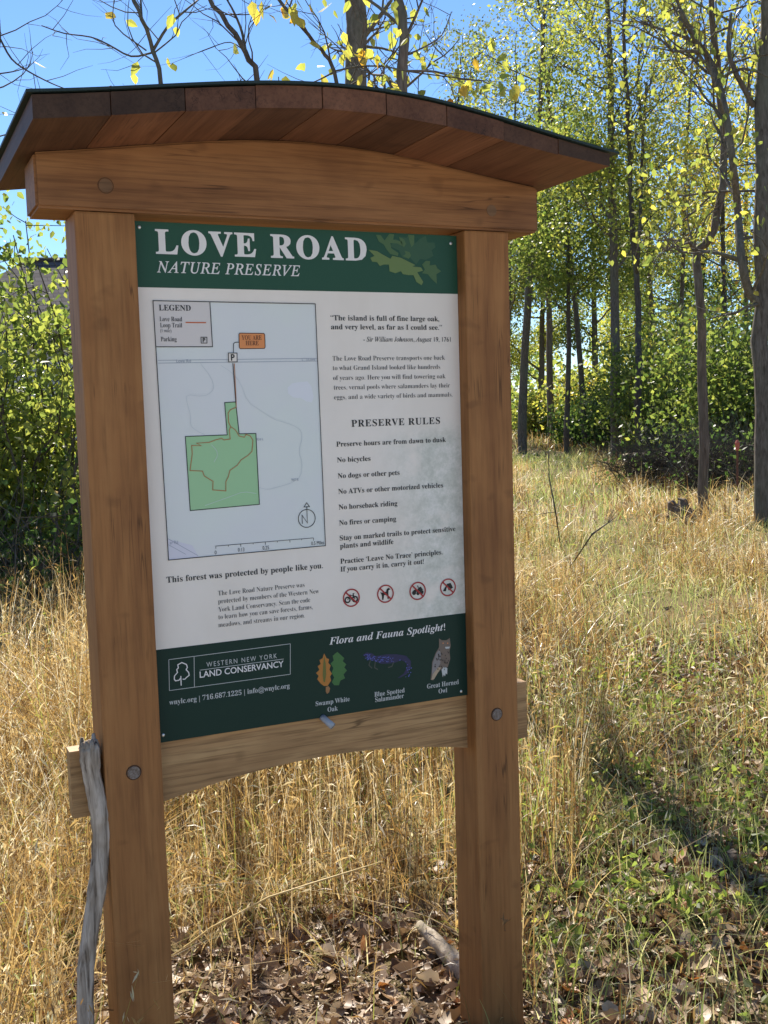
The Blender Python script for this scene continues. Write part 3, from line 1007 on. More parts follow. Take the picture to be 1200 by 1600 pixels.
for i in range(46):
    x, y = rr.uniform(860, 955), rr.uniform(310, 440)
    if 850 + (440 - y) * 0.32 < x < 960:
        p = c8([(x, y)], 5)[0]
        g.add([p + np.array([dx * 0.0012, 0, dz * 0.002]) for dx, dz in ((-1, -1), (1, -1), (1, 1), (-1, 1))], [(0, 1, 2, 3)])
g.build('owl_barring', flat_mat('printed_owl_dark', (0.05, 0.04, 0.035)), owl)

# fixing screws
M_screw = NT('bright_screw')
M_screw.b.inputs['Metallic'].default_value = 0.9
M_screw = M_screw.done((0.7, 0.7, 0.68), 0.3, 0.5)
for (x, y) in ((217.3, 355), (703.8, 380.5), (254.6, 1148.4), (720.2, 1080)):
    p = S(x, y)
    bm = bmesh.new()
    bmesh.ops.create_uvsphere(bm, u_segments=12, v_segments=8, radius=0.0045, matrix=Matrix.Translation((p[0], YS - 0.0015, p[2])) @ Matrix.Diagonal((1, 0.6, 1, 1)))
    me = bpy.data.meshes.new('screw')
    bm.to_mesh(me)
    bm.free()
    link('screw', me, M_screw, panel)

# ------------------------------------------------------------------ walking stick
st = thing('walking_stick', 'grey weathered walking stick leaning against the left post of the notice board', 'stick', (-0.02, 0.02, GZ))
rng = random.Random(3)
pts, rad = [], []
way = [(139, 1160, 15.5), (141, 1185, 16), (143, 1210, 14), (150, 1240, 14.5), (156, 1268, 15), (159, 1300, 14.5), (157, 1340, 14), (152, 1385, 14.5), (146, 1425, 13.5), (139, 1470, 13), (134, 1515, 13.5), (133, 1560, 13.5), (134, 1600, 13.5), (136, 1680, 13), (138, 1760, 12)]
for i, (x, y, r_) in enumerate(way):
    p = on_y(x, y, 0.020 - 0.012 * i / len(way))
    pts.append(p)
    rad.append(r_ * 0.00155)
P, Q = [], []
for a, b, ra, rb in zip(pts[:-1], pts[1:], rad[:-1], rad[1:]):
    for u in (0, 0.25, 0.5, 0.75):
        P.append(a + (b - a) * u)
        Q.append(ra + (rb - ra) * u)
bot = pts[-1].copy()
bot[2] = GZ - 0.06
P.append(bot)
Q.append(0.018)
g = Geo()
g.tube(P[1:], Q[1:], 14, 0.5, True, 0.06, rng)
o = g.build('shaft', M_stick, st, True)
tip = P[0]
g = Geo()                                                    # broken, split top end
for k in range(9):
    a = 2 * math.pi * k / 9
    b_ = P[2] + np.array([math.cos(a) * 0.013, math.sin(a) * 0.013, -0.01])
    g.tube([b_, b_ + np.array([math.cos(a) * 0.003, math.sin(a) * 0.003, 0.02]), b_ + np.array([math.cos(a) * 0.004, math.sin(a) * 0.004, 0.028 + rng.uniform(0, 0.02)])], [0.010, 0.009, 0.004], 6)
g.build('broken_end', M_stick, st, True)

# ------------------------------------------------------------------ vegetation tools
def leaf_quads(rs, pts, size, flat=0.0, long=1.6, var=0.35):
    """diamond leaves at points, random facing"""
    n = len(pts)
    a = rs.normal(size=(n, 3))
    a[:, 2] -= 0.35
    a /= np.linalg.norm(a, axis=1, keepdims=True)
    b = rs.normal(size=(n, 3))
    b[:, 2] *= (1 - flat)
    b -= a * (a * b).sum(1, keepdims=True)
    b /= np.linalg.norm(b, axis=1, keepdims=True)
    s = size * (1 + var * rs.uniform(-1, 1, n))[:, None]
    L = a * s * long * 0.5
    Wd = b * s * 0.5
    V = np.stack([pts - L, pts - L * 0.1 + Wd, pts + L, pts - L * 0.1 - Wd], 1)
    return V


def big_leaves(rs, pts, size, long=1.5, hang=0.8):
    """six-cornered pointed leaves, folded along the midrib: returns (2n,4,3)"""
    n = len(pts)
    a = rs.normal(size=(n, 3)) * (1 - hang * 0.5)
    a[:, 2] -= hang
    a /= np.linalg.norm(a, axis=1, keepdims=True)
    b = rs.normal(size=(n, 3))
    b -= a * (a * b).sum(1, keepdims=True)
    b /= np.linalg.norm(b, axis=1, keepdims=True)
    c_ = np.cross(a, b)
    s = (size * (1 + 0.3 * rs.uniform(-1, 1, n)))[:, None]
    L = a * s * long
    w = b * s * 0.45
    up = c_ * s * 0.14
    p0, p1 = pts, pts + L + up * 0.8
    l1, l2 = pts + L * 0.28 + w + up, pts + L * 0.66 + w * 0.72 + up
    r1, r2 = pts + L * 0.28 - w + up, pts + L * 0.66 - w * 0.72 + up
    A = np.stack([p0, l1, l2, p1], 1)
    B = np.stack([p0, p1, r2, r1], 1)
    return np.concatenate([A, B], 0)


def wander(rs, p0, d, L, n, curl=0.25, up=0.0):
    pts = [np.asarray(p0, float)]
    d = np.asarray(d, float) / np.linalg.norm(d)
    for i in range(n):
        d = d + rs.normal(size=3) * curl
        d[2] += up
        d /= np.linalg.norm(d)
        pts.append(pts[-1] + d * L / n)
    return pts


def grow(g, rs, p0, d, L, r, level, leafpts, kids=5, curl=0.22, up=0.05, sides=5):
    n = 5 if level > 0 else 3
    pts = wander(rs, p0, d, L, n, curl, up)
    g.tube(pts, np.linspace(r, r * 0.3, n + 1), max(3, sides), 0.5, False)
    if level <= 1:
        k = 10 if level == 0 else 5
        for u in rs.uniform(0.35, 1.0, k):
            i = min(int(u * n), n - 1)
            leafpts.append(pts[i] + (pts[i + 1] - pts[i]) * (u * n - i))
    if level > 0:
        for q in range(kids):
            u = rs.uniform(0.3, 1.0)
            i = min(int(u * n), n - 1)
            p = pts[i] + (pts[i + 1] - pts[i]) * (u * n - i)
            t = pts[i + 1] - pts[i]
            t /= np.linalg.norm(t)
            dd = t * 0.75 + rs.normal(size=3) * 0.6
            dd[2] += 0.1
            grow(g, rs, p, dd, L * rs.uniform(0.35, 0.6), r * 0.42, level - 1, leafpts, kids, curl, up, sides - 1)


def catmull(pts, k):
    pts = [np.asarray(p, float) for p in pts]
    E = [2 * pts[0] - pts[1]] + pts + [2 * pts[-1] - pts[-2]]
    out = []
    for i in range(1, len(E) - 2):
        p0, p1, p2, p3 = E[i - 1:i + 3]
        for q in range(k):
            t = q / k
            out.append(0.5 * (2 * p1 + (p2 - p0) * t + (2 * p0 - 5 * p1 + 4 * p2 - p3) * t * t + (3 * p1 - p0 - 3 * p2 + p3) * t ** 3))
    out.append(pts[-1])
    return out


def tree(name, label, way, d, wpx, seed, mat_leaf, mat_bark, H=20, z0=0.35, nl=16, spread=3.2, nleaf=9000, lsize=0.14,
         limbs=(), group=None, level=2, tint=(0, 1), kids=5, up=0.06, jit=0.32, cat='tree', bare=False, lim_end=0.45, hang=False, fat_twig=1.0):
    """way: photo pixels the trunk passes (base first), d metres ahead; it goes on up to height H"""
    rs = np.random.RandomState(seed)
    pts = [at(x, y, d + rs.normal() * (0.012 if d > 30 else 0.004) * d * (i > 0)) for i, (x, y) in enumerate(way)]
    base = np.array([pts[0][0], pts[0][1], float(ground_h(pts[0][0], pts[0][1])) - 0.15])
    if pts[0][2] > base[2] + 0.25:
        dv = pts[0] - pts[1]
        dv = dv / abs(dv[2]) if abs(dv[2]) > 1e-6 else np.array([0, 0, -1.0])
        k = (pts[0][2] - base[2])
        base = pts[0] + np.array([dv[0] * k * 0.6, dv[1] * k * 0.6, -k])
        base[2] = float(ground_h(base[0], base[1])) - 0.15
        pts = [base, (base + pts[0]) / 2] + pts
    else:
        pts[0] = base
    lastdir = pts[-1] - pts[-2]
    lastdir /= np.linalg.norm(lastdir)
    lastdir = lastdir * 0.6 + np.array([0, 0, 0.5])
    rest = H - pts[-1][2]
    if rest > 0.3:
        pts += wander(rs, pts[-1], lastdir, rest, max(3, int(rest / 1.6)), 0.09, 0.05)[1:]
    # resample for a natural wobble
    P = catmull(pts, 3)
    zs = np.array([p[2] for p in P])
    r0 = wpx * 0.5 * d / F_PX
    zz = np.clip((zs - zs[0]) / (H + 1), 0, 1)
    rad = r0 * np.clip(1.0 - zz, 0.06, 1) ** 0.75
    rad[0] *= 1.35
    for i in range(1, len(P) - 1):
        P[i] = P[i] + rs.normal(size=3) * r0 * 0.12
    root = thing(name, label, cat, tuple(P[0] + np.array([0, 0, 0.15])), group)
    g = Geo()
    g.tube(P, rad, 9 if wpx > 12 else 7, 0.5, True, 0.05, random.Random(seed))
    leafpts = []
    for (lw, lpx) in limbs:
        lp = [at(x, y, d + rs.normal() * 0.01 * d) for (x, y) in lw]
        i0 = min(range(len(P)), key=lambda i: np.linalg.norm(P[i] - lp[0]))
        lp[0] = P[i0] + (lp[0] - P[i0]) * 0.2
        rr = lpx * 0.5 * d / F_PX
        ls_ = catmull(lp, 3)
        g.tube(ls_, np.linspace(rr, rr * 0.5, len(ls_)), 7, 0.5, True)
        for q in range(1, len(lp)):
            dv = lp[q] - lp[q - 1]
            for _ in range(2):
                dd = dv / np.linalg.norm(dv) * 0.6 + rs.normal(size=3) * 0.6
                grow(g, rs, lp[q] - dv * rs.uniform(0, 0.8), dd, spread * 0.45, rr * 0.4, max(0, level - 1), leafpts, kids)
    z_lo = zs[0] + (H - zs[0]) * z0
    for q in range(nl):
        u = (q + rs.uniform(0, 1)) / nl
        z = z_lo + (H - z_lo) * u ** 1.0 * 0.98
        i = int(np.clip(np.searchsorted(zs, z) - 1, 0, len(P) - 2))
        f = (z - zs[i]) / max(zs[i + 1] - zs[i], 1e-3)
        p = P[i] + (P[i + 1] - P[i]) * np.clip(f, 0, 1)
        an = rs.uniform(0, 2 * math.pi)
        dd = np.array([math.cos(an), math.sin(an), rs.uniform(0.15, 0.9)])
        L = spread * rs.uniform(0.6, 1.15) * (1 - (1 - lim_end) * u)
        rr = max(rad[i] * 0.42, 0.008) * (0.9 if u < 0.7 else 0.7)
        grow(g, rs, p, dd, L, rr * fat_twig, level, leafpts, kids, 0.2, up)
    g.build('trunk', mat_bark, root, True)
    if nleaf:
        lp = np.array(leafpts)
        wt = np.where(lp[:, 2] > 11.0, 0.30, 1.0) if d > 30 else np.ones(len(lp))
        if d > 30:
            wt = wt * rs.gamma(0.8, 1.0, len(lp))      # full and bare twigs: clumps and gaps
        idx = rs.choice(len(lp), nleaf, p=wt / wt.sum())
        pp = lp[idx] + rs.normal(size=(nleaf, 3)) * jit
        # clumps share a hue
        hue = rs.uniform(0, 1, len(lp))[idx]
        t = np.clip(0.55 * hue + 0.45 * rs.uniform(0, 1, nleaf), 0, 1)
        t = tint[0] + (tint[1] - tint[0]) * t
        if hang:
            V = big_leaves(rs, pp, lsize)
            quads_mesh('crown', V, np.concatenate([t, t]), mat_leaf, root)
        else:
            quads_mesh('crown', leaf_quads(rs, pp, lsize), t, mat_leaf, root)
    return root


def shrub(name, label, px, d, w, h, seed, mat_leaf, nleaf=7000, lsize=0.07, group=None, nst=26, tint=(0, 1), jit=0.16, big=False, low=0.2, mat_b=None, cat='shrub'):
    rs = np.random.RandomState(seed)
    b = gp(px, d)
    root = thing(name, label, cat, tuple(b), group)
    g = Geo()
    lp = []
    for q in range(nst):
        an = rs.uniform(0, 2 * math.pi)
        p0 = b + np.array([math.cos(an), math.sin(an), 0]) * rs.uniform(0, 0.28) * w - np.array([0, 0, 0.05])
        an2 = an + rs.normal() * 0.6
        dd = np.array([math.cos(an2) * 0.35, math.sin(an2) * 0.35, 1.0])
        L = h * rs.uniform(0.55, 1.08)
        pts = wander(rs, p0, dd, L, 6, 0.16, 0.02)
        g.tube(pts, np.linspace(0.016, 0.004, 7) * (0.7 + h * 0.15), 5, 0.5, False)
        for _ in range(9):
            u = rs.uniform(low, 1.0)
            i = min(int(u * 6), 5)
            p = pts[i] + (pts[i + 1] - pts[i]) * (u * 6 - i)
            tw = wander(rs, p, rs.normal(size=3) * 0.7 + np.array([0, 0, 0.25]), w * rs.uniform(0.12, 0.36), 3, 0.25, 0.0)
            g.tube(tw, [0.006, 0.005, 0.004, 0.002], 3, 0.5, False)
            for s_ in rs.uniform(0.2, 1, 8):
                i2 = min(int(s_ * 3), 2)
                lp.append(tw[i2] + (tw[i2 + 1] - tw[i2]) * (s_ * 3 - i2))
    g.build('stems', mat_b or M_bark_d, root)
    lp = np.array(lp)
    idx = rs.randint(0, len(lp), nleaf)
    pp = lp[idx] + rs.normal(size=(nleaf, 3)) * jit
    pp[:, 2] = np.maximum(pp[:, 2], b[2] + 0.05)
    hue = rs.uniform(0, 1, len(lp))[idx]
    t = tint[0] + (tint[1] - tint[0]) * np.clip(0.5 * hue + 0.5 * rs.uniform(0, 1, nleaf), 0, 1)
    if big:
        quads_mesh('foliage', big_leaves(rs, pp, lsize, 1.4, 0.5), np.concatenate([t, t]), mat_leaf, root)
    else:
        quads_mesh('foliage', leaf_quads(rs, pp, lsize), t, mat_leaf, root)
    return root


#VEG
# ------------------------------------------------------------------ the house behind the shrubs
def make_house():
    d = 38.0
    rl, rr_ = at(38, 407, d), at(330, 395, d + 1.5)
    ex, ey = rr_ - rl, None
    ex[2] = 0
    L = np.linalg.norm(ex)
    ex /= L
    ey = np.array([-ex[1], ex[0], 0])
    zr = rl[2]
    ze = zr - 3.0
    hw = 4.2                                     # half depth
    root = thing('house', 'grey shingled hip roof house half hidden behind the green shrubs', 'house', (rl[0], rl[1], GZ))
    o = rl.copy()
    o[2] = 0
    P = lambda u, v, z: o + ex * u + ey * v + np.array([0, 0, z])
    g = Geo()
    A, B = P(0, 0, zr), P(L, 0, zr)
    hip = 3.2
    ov = 0.45
    c = [P(-hip - ov, -hw - ov, ze), P(L + hip + ov, -hw - ov, ze), P(L + hip + ov, hw + ov, ze), P(-hip - ov, hw + ov, ze)]
    g.add(c + [A, B], [(0, 1, 5, 4), (1, 2, 5), (2, 3, 4, 5), (3, 0, 4)])
    cb = [p - np.array([0, 0, 0.2]) for p in c]
    g.add(c + cb, [(0, 4, 5, 1), (1, 5, 6, 2), (2, 6, 7, 3), (3, 7, 4, 0), (7, 6, 5, 4)])
    m = NT('grey_roof_shingles')
    br = m.n('ShaderNodeTexBrick')
    br.inputs['Scale'].default_value = 1.0
    br.inputs['Brick Width'].default_value = 0.4
    br.inputs['Row Height'].default_value = 0.16
    br.inputs['Mortar Size'].default_value = 0.012
    br.inputs['Color1'].default_value = (0.17, 0.145, 0.135, 1)
    br.inputs['Color2'].default_value = (0.11, 0.095, 0.09, 1)
    br.inputs['Mortar'].default_value = (0.05, 0.045, 0.045, 1)
    geo = m.n('ShaderNodeNewGeometry')
    sp = m.n('ShaderNodeSeparateXYZ')
    m.l(geo.outputs['Position'], sp.inputs[0])
    cb_ = m.n('ShaderNodeCombineXYZ')
    m.l(sp.outputs[0], cb_.inputs[0])
    m.l(sp.outputs[2], cb_.inputs[1])
    m.l(cb_.outputs[0], br.inputs['Vector'])
    roof_ = g.build('roof', m.done(br.outputs['Color'], 0.9, 0.1), root)
    g = Geo()
    g.tube([A + np.array([0, 0, 0.02]), B + np.array([0, 0, 0.02])], [0.09, 0.09], 8)
    g.build('ridge_cap', flat_mat('dark_ridge', (0.06, 0.055, 0.055), 0.9), roof_)
    g = Geo()
    w = [P(-hip, -hw, GZ), P(L + hip, -hw, GZ), P(L + hip, hw, GZ), P(-hip, hw, GZ)]
    wt = [p + np.array([0, 0, ze - GZ - 0.05]) for p in w]
    g.add(w + wt, [(0, 1, 5, 4), (1, 2, 6, 5), (2, 3, 7, 6), (3, 0, 4, 7)])
    m = NT('cream_siding')
    wv = m.n('ShaderNodeTexWave', bands_direction='Z')
    wv.inputs['Scale'].default_value = 2.6
    m.l(m.coords(), wv.inputs[0])
    g.build('wall', m.done(m.ramp(wv.outputs['Fac'], [(0, (0.38, 0.35, 0.3)), (0.2, (0.6, 0.57, 0.5))]), 0.7, 0.2), root)
    for u in (-1.2, 2.2, 5.5):
        for z in (0.9, 3.0):
            if z + 1.3 > ze:
                continue
            f = Geo()
            q = [P(u, -hw - 0.05, z), P(u + 1.0, -hw - 0.05, z), P(u + 1.0, -hw - 0.05, z + 1.3), P(u, -hw - 0.05, z + 1.3)]
            for a, b in zip(q, q[1:] + q[:1]):
                f.tube([a, b], [0.06, 0.06], 4)
            wo = f.build('window', M_wink, root)
            f = Geo()
            f.add([p + ey * 0.04 for p in q], [(0, 1, 2, 3)])
            f.build('pane', flat_mat('dark_glass', (0.03, 0.04, 0.05), 0.08, 0.6), wo)


make_house()

# ------------------------------------------------------------------ trees one can tell apart
tree('tree', 'slim grey tree with a bent trunk forking at a broken stub in the dry grass', [(1100, 795), (1099, 700), (1096, 560), (1093, 460), (1089, 395), (1108, 372), (1126, 310), (1131, 230), (1122, 130), (1112, 30), (1108, -60)],
     17, 17, 11, M_leaf_yell, M_bark_b, H=12.5, z0=0.42, nl=17, spread=2.0, nleaf=1100, lsize=0.075, hang=True, jit=0.22, tint=(0.05, 0.85),
     limbs=[([(1088, 398), (1081, 384), (1077, 378)], 9), ([(1122, 300), (1090, 325), (1060, 350), (1035, 372)], 3.5), ([(1122, 130), (1095, 90), (1070, 50), (1050, 5)], 6)])
tree('tree', 'thick grey trunk at the right edge with a side trunk leaning off it', [(1193, 805), (1192, 640), (1190, 480), (1191, 300), (1194, 100), (1196, -60)],
     16, 29, 12, M_leaf_yell, M_bark, H=15, z0=0.5, nl=12, spread=2.6, nleaf=1500, lsize=0.075, hang=True, jit=0.25, tint=(0.0, 0.9),
     limbs=[([(1186, 492), (1170, 455), (1158, 400), (1153, 330), (1146, 260), (1133, 170), (1112, 100), (1085, 60), (1062, 15)], 15), ([(1150, 290), (1110, 300), (1070, 306), (1040, 302)], 4), ([(1133, 170), (1140, 90), (1142, 20)], 9)])
tree('tree', 'tall grey trunk leaning slightly right just past the right post', [(815, 705), (819, 600), (824, 490), (830, 380), (838, 250), (846, 120), (852, 0)], 45, 15, 13, M_leaf_yell, M_bark, H=21, z0=0.38, nl=18, spread=4.0, nleaf=6000, lsize=0.09, tint=(0, 0.8), jit=0.45)
tree('tree', 'pale brown trunk set further back between two dark trunks', [(860, 680), (859, 580), (857, 480), (855, 300), (858, 100)], 56, 12, 14, M_leaf_yell, M_bark_b, H=22, z0=0.36, nl=16, spread=4.0, nleaf=5600, lsize=0.098, tint=(0, 0.75), jit=0.5)
tree('tree', 'dark trunk with low green leafy branches on both sides', [(886, 700), (887, 600), (889, 500), (888, 430), (886, 330), (884, 220)], 42, 10, 15, M_leaf_green, M_bark_d, H=13, z0=0.40, nl=22, spread=3.8, nleaf=13000, lsize=0.095, tint=(0.1, 1), jit=0.42)
tree('tree', 'wide grey trunk wrapped in dark green vines', [(962, 705), (962, 600), (960, 480), (958, 330), (955, 180), (950, 20)], 39, 17, 16, M_leaf_yell, M_bark, H=22, z0=0.3, nl=22, spread=4.2, nleaf=8500, lsize=0.09, tint=(0, 0.8), jit=0.45)
tree('tree', 'dark straight trunk that forks into a narrow V above the shrubs', [(997, 700), (998, 600), (997, 500), (994, 425), (988, 350), (984, 260), (980, 150)], 36, 12, 17, M_leaf_yell, M_bark_d, H=19, z0=0.45, nl=16, spread=3.6, nleaf=5600, lsize=0.085, tint=(0.1, 0.9), jit=0.42,
     limbs=[([(995, 430), (1000, 350), (1003, 250), (1010, 130)], 7)])
# vines wrapping the wide trunk: leaves grow on it
tree('tree', 'stout dark trunk rising straight behind the roof peak with yellow leaves around it', [(565, 960), (563, 700), (560, 400), (557, 135), (555, 0), (552, -120)], 10.3, 52, 18, M_leaf_fall, M_bark, H=10.5, z0=0.42, nl=13, spread=1.7, nleaf=520, lsize=0.07, hang=True, jit=0.12, tint=(0, 0.6),
     limbs=[([(568, 60), (590, 30), (612, 0)], 9)])
tree('tree', 'slim brown trunk just right of the stout dark trunk above the roof', [(644, 1000), (636, 600), (629, 300), (627, 145), (631, 60), (624, 0), (615, -80)], 8.6, 27, 19, M_leaf_fall, M_bark_b, H=8.2, z0=0.5, nl=9, spread=1.3, nleaf=200, lsize=0.065, hang=True, jit=0.1, tint=(0, 0.6),
     limbs=[([(630, 60), (645, 35), (662, -5)], 6), ([(628, 108), (680, 112), (715, 123), (755, 126)], 4), ([(632, 100), (660, 75), (690, 55), (705, 20)], 3)])
# nearly bare saplings close behind the board
tree('sapling', 'nearly bare purple-brown sapling with a forked stem above the left half of the roof', [(310, 1090), (290, 700), (268, 300), (251, 132), (240, 80), (222, 30), (205, -10)], 7.0, 17, 21, M_leaf_fall, M_bark_d, H=4.9, z0=0.62, nl=9, spread=0.75, nleaf=16, lsize=0.065, hang=True, jit=0.02, level=1, kids=4,
     limbs=[([(240, 82), (262, 42), (288, 18), (312, -2)], 5), ([(238, 95), (205, 88), (170, 70), (142, 58), (100, 52), (65, 40)], 3.2), ([(190, 80), (180, 40), (178, 0)], 2.4), ([(222, 30), (220, 0), (219, -20)], 4)], cat='sapling', lim_end=0.6, fat_twig=0.8)
tree('sapling', 'bare dark sapling leaning left above the middle of the roof', [(455, 1090), (440, 700), (418, 300), (401, 128), (385, 82), (358, 40), (326, -4)], 7.4, 22, 22, M_leaf_fall, M_bark_d, H=5.0, z0=0.62, nl=8, spread=0.8, nleaf=12, lsize=0.065, hang=True, jit=0.02, level=1, kids=4,
     limbs=[([(384, 80), (378, 50), (366, 20), (352, -5)], 5), ([(384, 78), (360, 66), (330, 74), (290, 90)], 2.0), ([(372, 30), (395, 22), (420, 10)], 2.0)], cat='sapling', lim_end=0.6, fat_twig=0.8)
tree('sapling', 'dark sapling with big yellow and orange leaves hanging left of the stout trunk', [(590, 1090), (570, 600), (545, 250), (523, 112), (500, 78), (470, 40), (435, -4)], 6.6, 15, 23, M_leaf_fall, M_bark_d, H=4.75, z0=0.62, nl=12, spread=0.7, nleaf=120, lsize=0.056, hang=True, jit=0.025, level=1, kids=4, tint=(0.1, 0.95),
     limbs=[([(523, 112), (500, 124), (480, 132)], 3.0), ([(525, 108), (560, 104), (600, 104), (640, 112), (700, 120), (752, 126)], 3.0)], cat='sapling', lim_end=0.6, fat_twig=0.8)
tree('sapling', 'low dark bare sapling at the left edge beside the roof corner', [(-60, 1060), (-40, 600), (-30, 300), (-15, 150), (0, 60), (-8, -20)], 7.2, 11, 24, M_leaf_fall, M_bark_d, H=4.8, z0=0.6, nl=8, spread=0.8, nleaf=6, lsize=0.06, hang=True, jit=0.02, level=1, kids=4,
     limbs=[([(0, 62), (18, 92), (45, 112), (80, 130), (105, 140)], 3.2), ([(-10, 118), (20, 112), (42, 106)], 2.5)], cat='sapling', lim_end=0.6, fat_twig=0.8)

# ------------------------------------------------------------------ background woods, tree by tree
rs = np.random.RandomState(77)
WOODS = 'trees in the thin woods behind the meadow'
specs = [  # px, d, w, H, palette, leaves, label
    (690, 52, 9, 19, M_leaf_grey, 6500, 'slim sparse olive tree behind the right slope of the roof'),
    (735, 60, 9, 21, M_leaf_grey, 6500, 'thin dull tree with sparse crown above the right roof slope'),
    (790, 54, 10, 20, M_leaf_grey, 7000, 'sparse grey-green tree rising straight above the right post'),
    (915, 48, 10, 24, M_leaf_grey, 5200, 'tall leaning tree with a thin crown against blue sky'),
    (1025, 50, 10, 23, M_leaf_grey, 5200, 'thin tree with grey stem between the forked trunk and the bent tree'),
    (1060, 44, 9, 19, M_leaf_yell, 5200, 'yellow-green tree with purple-grey stem left of the bent tree'),
    (1135, 38, 10, 17, M_leaf_fall, 6500, 'yellow tree in full leaf between the bent tree and the thick trunk'),
    (1165, 55, 10, 20, M_leaf_fall, 5500, 'orange-tinged tree deep in the woods at the right edge'),
    (1235, 34, 14, 18, M_leaf_yell, 6500, None), (1300, 45, 12, 20, M_leaf_green, 6500, None),
    (930, 68, 12, 20, M_leaf_green, 8000, 'round dark green tree low behind the vine covered trunk'),
    (845, 72, 12, 18, M_leaf_yell, 8000, 'pale yellow-green tree far back behind the two dark trunks'),
    (1090, 66, 12, 19, M_leaf_green, 8000, 'dense green tree far behind the bent tree'),
    (1010, 74, 12, 20, M_leaf_yell, 8000, 'bushy tree of yellow-green leaves far back behind the forked trunk'),
    (770, 76, 12, 19, M_leaf_green, 7000, None), (450, 60, 12, 14, M_leaf_green, 4500, None), (640, 70, 12, 17, M_leaf_green, 5000, None),
]
for i, (px, d, w, H, ml, nlf, lab) in enumerate(specs):
    lean = rs.uniform(-1, 1) * 26 - (30 if i == 3 else 0)
    tree('tree', lab or 'leafy tree of the back row that only shows in slivers behind the others', [(px, 690), (px + lean * 0.3, 500), (px + lean * 0.7, 300), (px + lean * 1.3, 120)],
         d, w, 200 + i, ml, M_bark if i % 3 else M_bark_d, H=H, z0=0.2 if d > 60 else 0.3, nl=22, spread=4.2 if d > 60 else 3.4, nleaf=int(nlf * (0.85 if d < 61 else 1.7)), lsize=0.06 + 0.0007 * d, tint=(0, 0.9), jit=0.5, group=WOODS, kids=4)

# shrubs
SH = 'green shrubs at the edge of the woods'
for i, (px, d, w, h, ml, n, ls, lab) in enumerate([
        (915, 50, 3.4, 2.0, M_leaf_dark, 2500, 0.15, 'dark green bush below the vine covered trunk'),
        (975, 47, 4.2, 3.0, M_leaf_dark, 3200, 0.15, 'dark green bush at the foot of the forked trunk'),
        (1055, 38, 4.8, 4.6, M_leaf_green, 5600, 0.15, 'tall green bush left of the bent tree'),
        (1145, 29, 4.6, 4.3, M_leaf_green, 6200, 0.13, 'tall green bush between the bent tree and the thick trunk'),
        (1215, 27, 4.0, 4.0, M_leaf_green, 5000, 0.13, 'green bush half cut by the right edge of the picture'),
        (850, 66, 4.5, 2.4, M_leaf_yell, 2600, 0.2, 'pale yellow bush in the distance between the two trunks nearest the right post'),
        (1010, 52, 5.5, 4.6, M_leaf_yell, 4200, 0.18, 'mid green bush behind the forked trunk'),
        (1100, 46, 5.5, 5.4, M_leaf_yell, 5000, 0.17, 'mid green bush far behind the bent tree'),
        (925, 58, 5.0, 4.0, M_leaf_yell, 4000, 0.21, 'light green bush behind the dark low branched tree')]):
    shrub('shrub', lab, px, d, w, h, 300 + i, ml, int(n * 1.9), ls * 0.66, SH, nst=30, jit=0.3)
shrub('shrub', 'tall leafy shrub with yellow-green top leaves beside the left post', 40, 11.0, 2.2, 4.0, 401, M_leaf_yell, 9500, 0.06, None, nst=34, tint=(0.0, 0.62), jit=0.12, big=True)
shrub('shrub', 'bushy green shrub cut by the left edge of the picture', -70, 12.0, 2.4, 3.6, 402, M_leaf_yell, 5600, 0.06, None, nst=28, tint=(0.0, 0.55), jit=0.13, big=True)
shrub('shrub', 'green shrub mostly hidden behind the left post', 135, 12.5, 2.2, 4.1, 403, M_leaf_green, 5200, 0.06, None, nst=24, tint=(0.1, 0.95), jit=0.13, big=True)
shrub('brush', 'tangle of dark twigs and small leaves at the foot of the left shrubs', 45, 9.6, 2.6, 1.25, 404, M_leaf_dark, 2600, 0.05, None, nst=60, tint=(0, 0.9), jit=0.12, low=0.05, cat='brush')
shrub('sapling', 'thin sapling with small yellow leaves rising above the left shrub', 22, 10.5, 0.9, 3.85, 405, M_leaf_yell, 420, 0.062, None, nst=5, tint=(0.2, 0.8), jit=0.06, big=True, low=0.5, cat='sapling')
# brush pile and fallen wood on the right
shrub('brush_pile', 'dark pile of dead branches behind the bent tree', 1035, 25, 3.6, 1.15, 410, M_leaf_dark, 700, 0.07, None, nst=190, low=0.0, jit=0.2, cat='brush pile')
shrub('brush_pile', 'dark thorny heap of twigs in front of the thick trunk', 1150, 22, 3.8, 1.3, 411, M_leaf_dark, 1200, 0.065, None, nst=210, low=0.0, jit=0.2, cat='brush pile')

M_log = bark('bleached_log', (0.20, 0.16, 0.12), (0.40, 0.33, 0.25), (0.55, 0.47, 0.37))


def stick_thing(name, label, cat, pts, rad, mat, seed=0, n=9, wob=0.06, twigs=0):
    g = Geo()
    rr_ = random.Random(seed)
    P, Q = [], []
    for a, b, ra, rb in zip(pts[:-1], pts[1:], rad[:-1], rad[1:]):
        for u in (0, 0.33, 0.66):
            P.append(np.asarray(a) * (1 - u) + np.asarray(b) * u + np.array([rr_.uniform(-1, 1) for _ in range(3)]) * ra * 0.15)
            Q.append(ra + (rb - ra) * u)
    P.append(np.asarray(pts[-1]))
    Q.append(rad[-1])
    g.tube(P, Q, n, 0.5, True, wob, rr_)
    rs_ = np.random.RandomState(seed)
    for _ in range(twigs):
        i = rs_.randint(2, len(P) - 1)
        t = wander(rs_, P[i], (P[i] - P[i - 1]) / np.linalg.norm(P[i] - P[i - 1]) + rs_.normal(size=3) * 0.6 + np.array([0, 0, 0.3]), 0.25, 3, 0.2)
        g.tube(t, [Q[i] * 0.5, Q[i] * 0.4, Q[i] * 0.3, Q[i] * 0.15], 4)
    o = g.build(name, mat, None, True)
    return tag(o, label, cat)


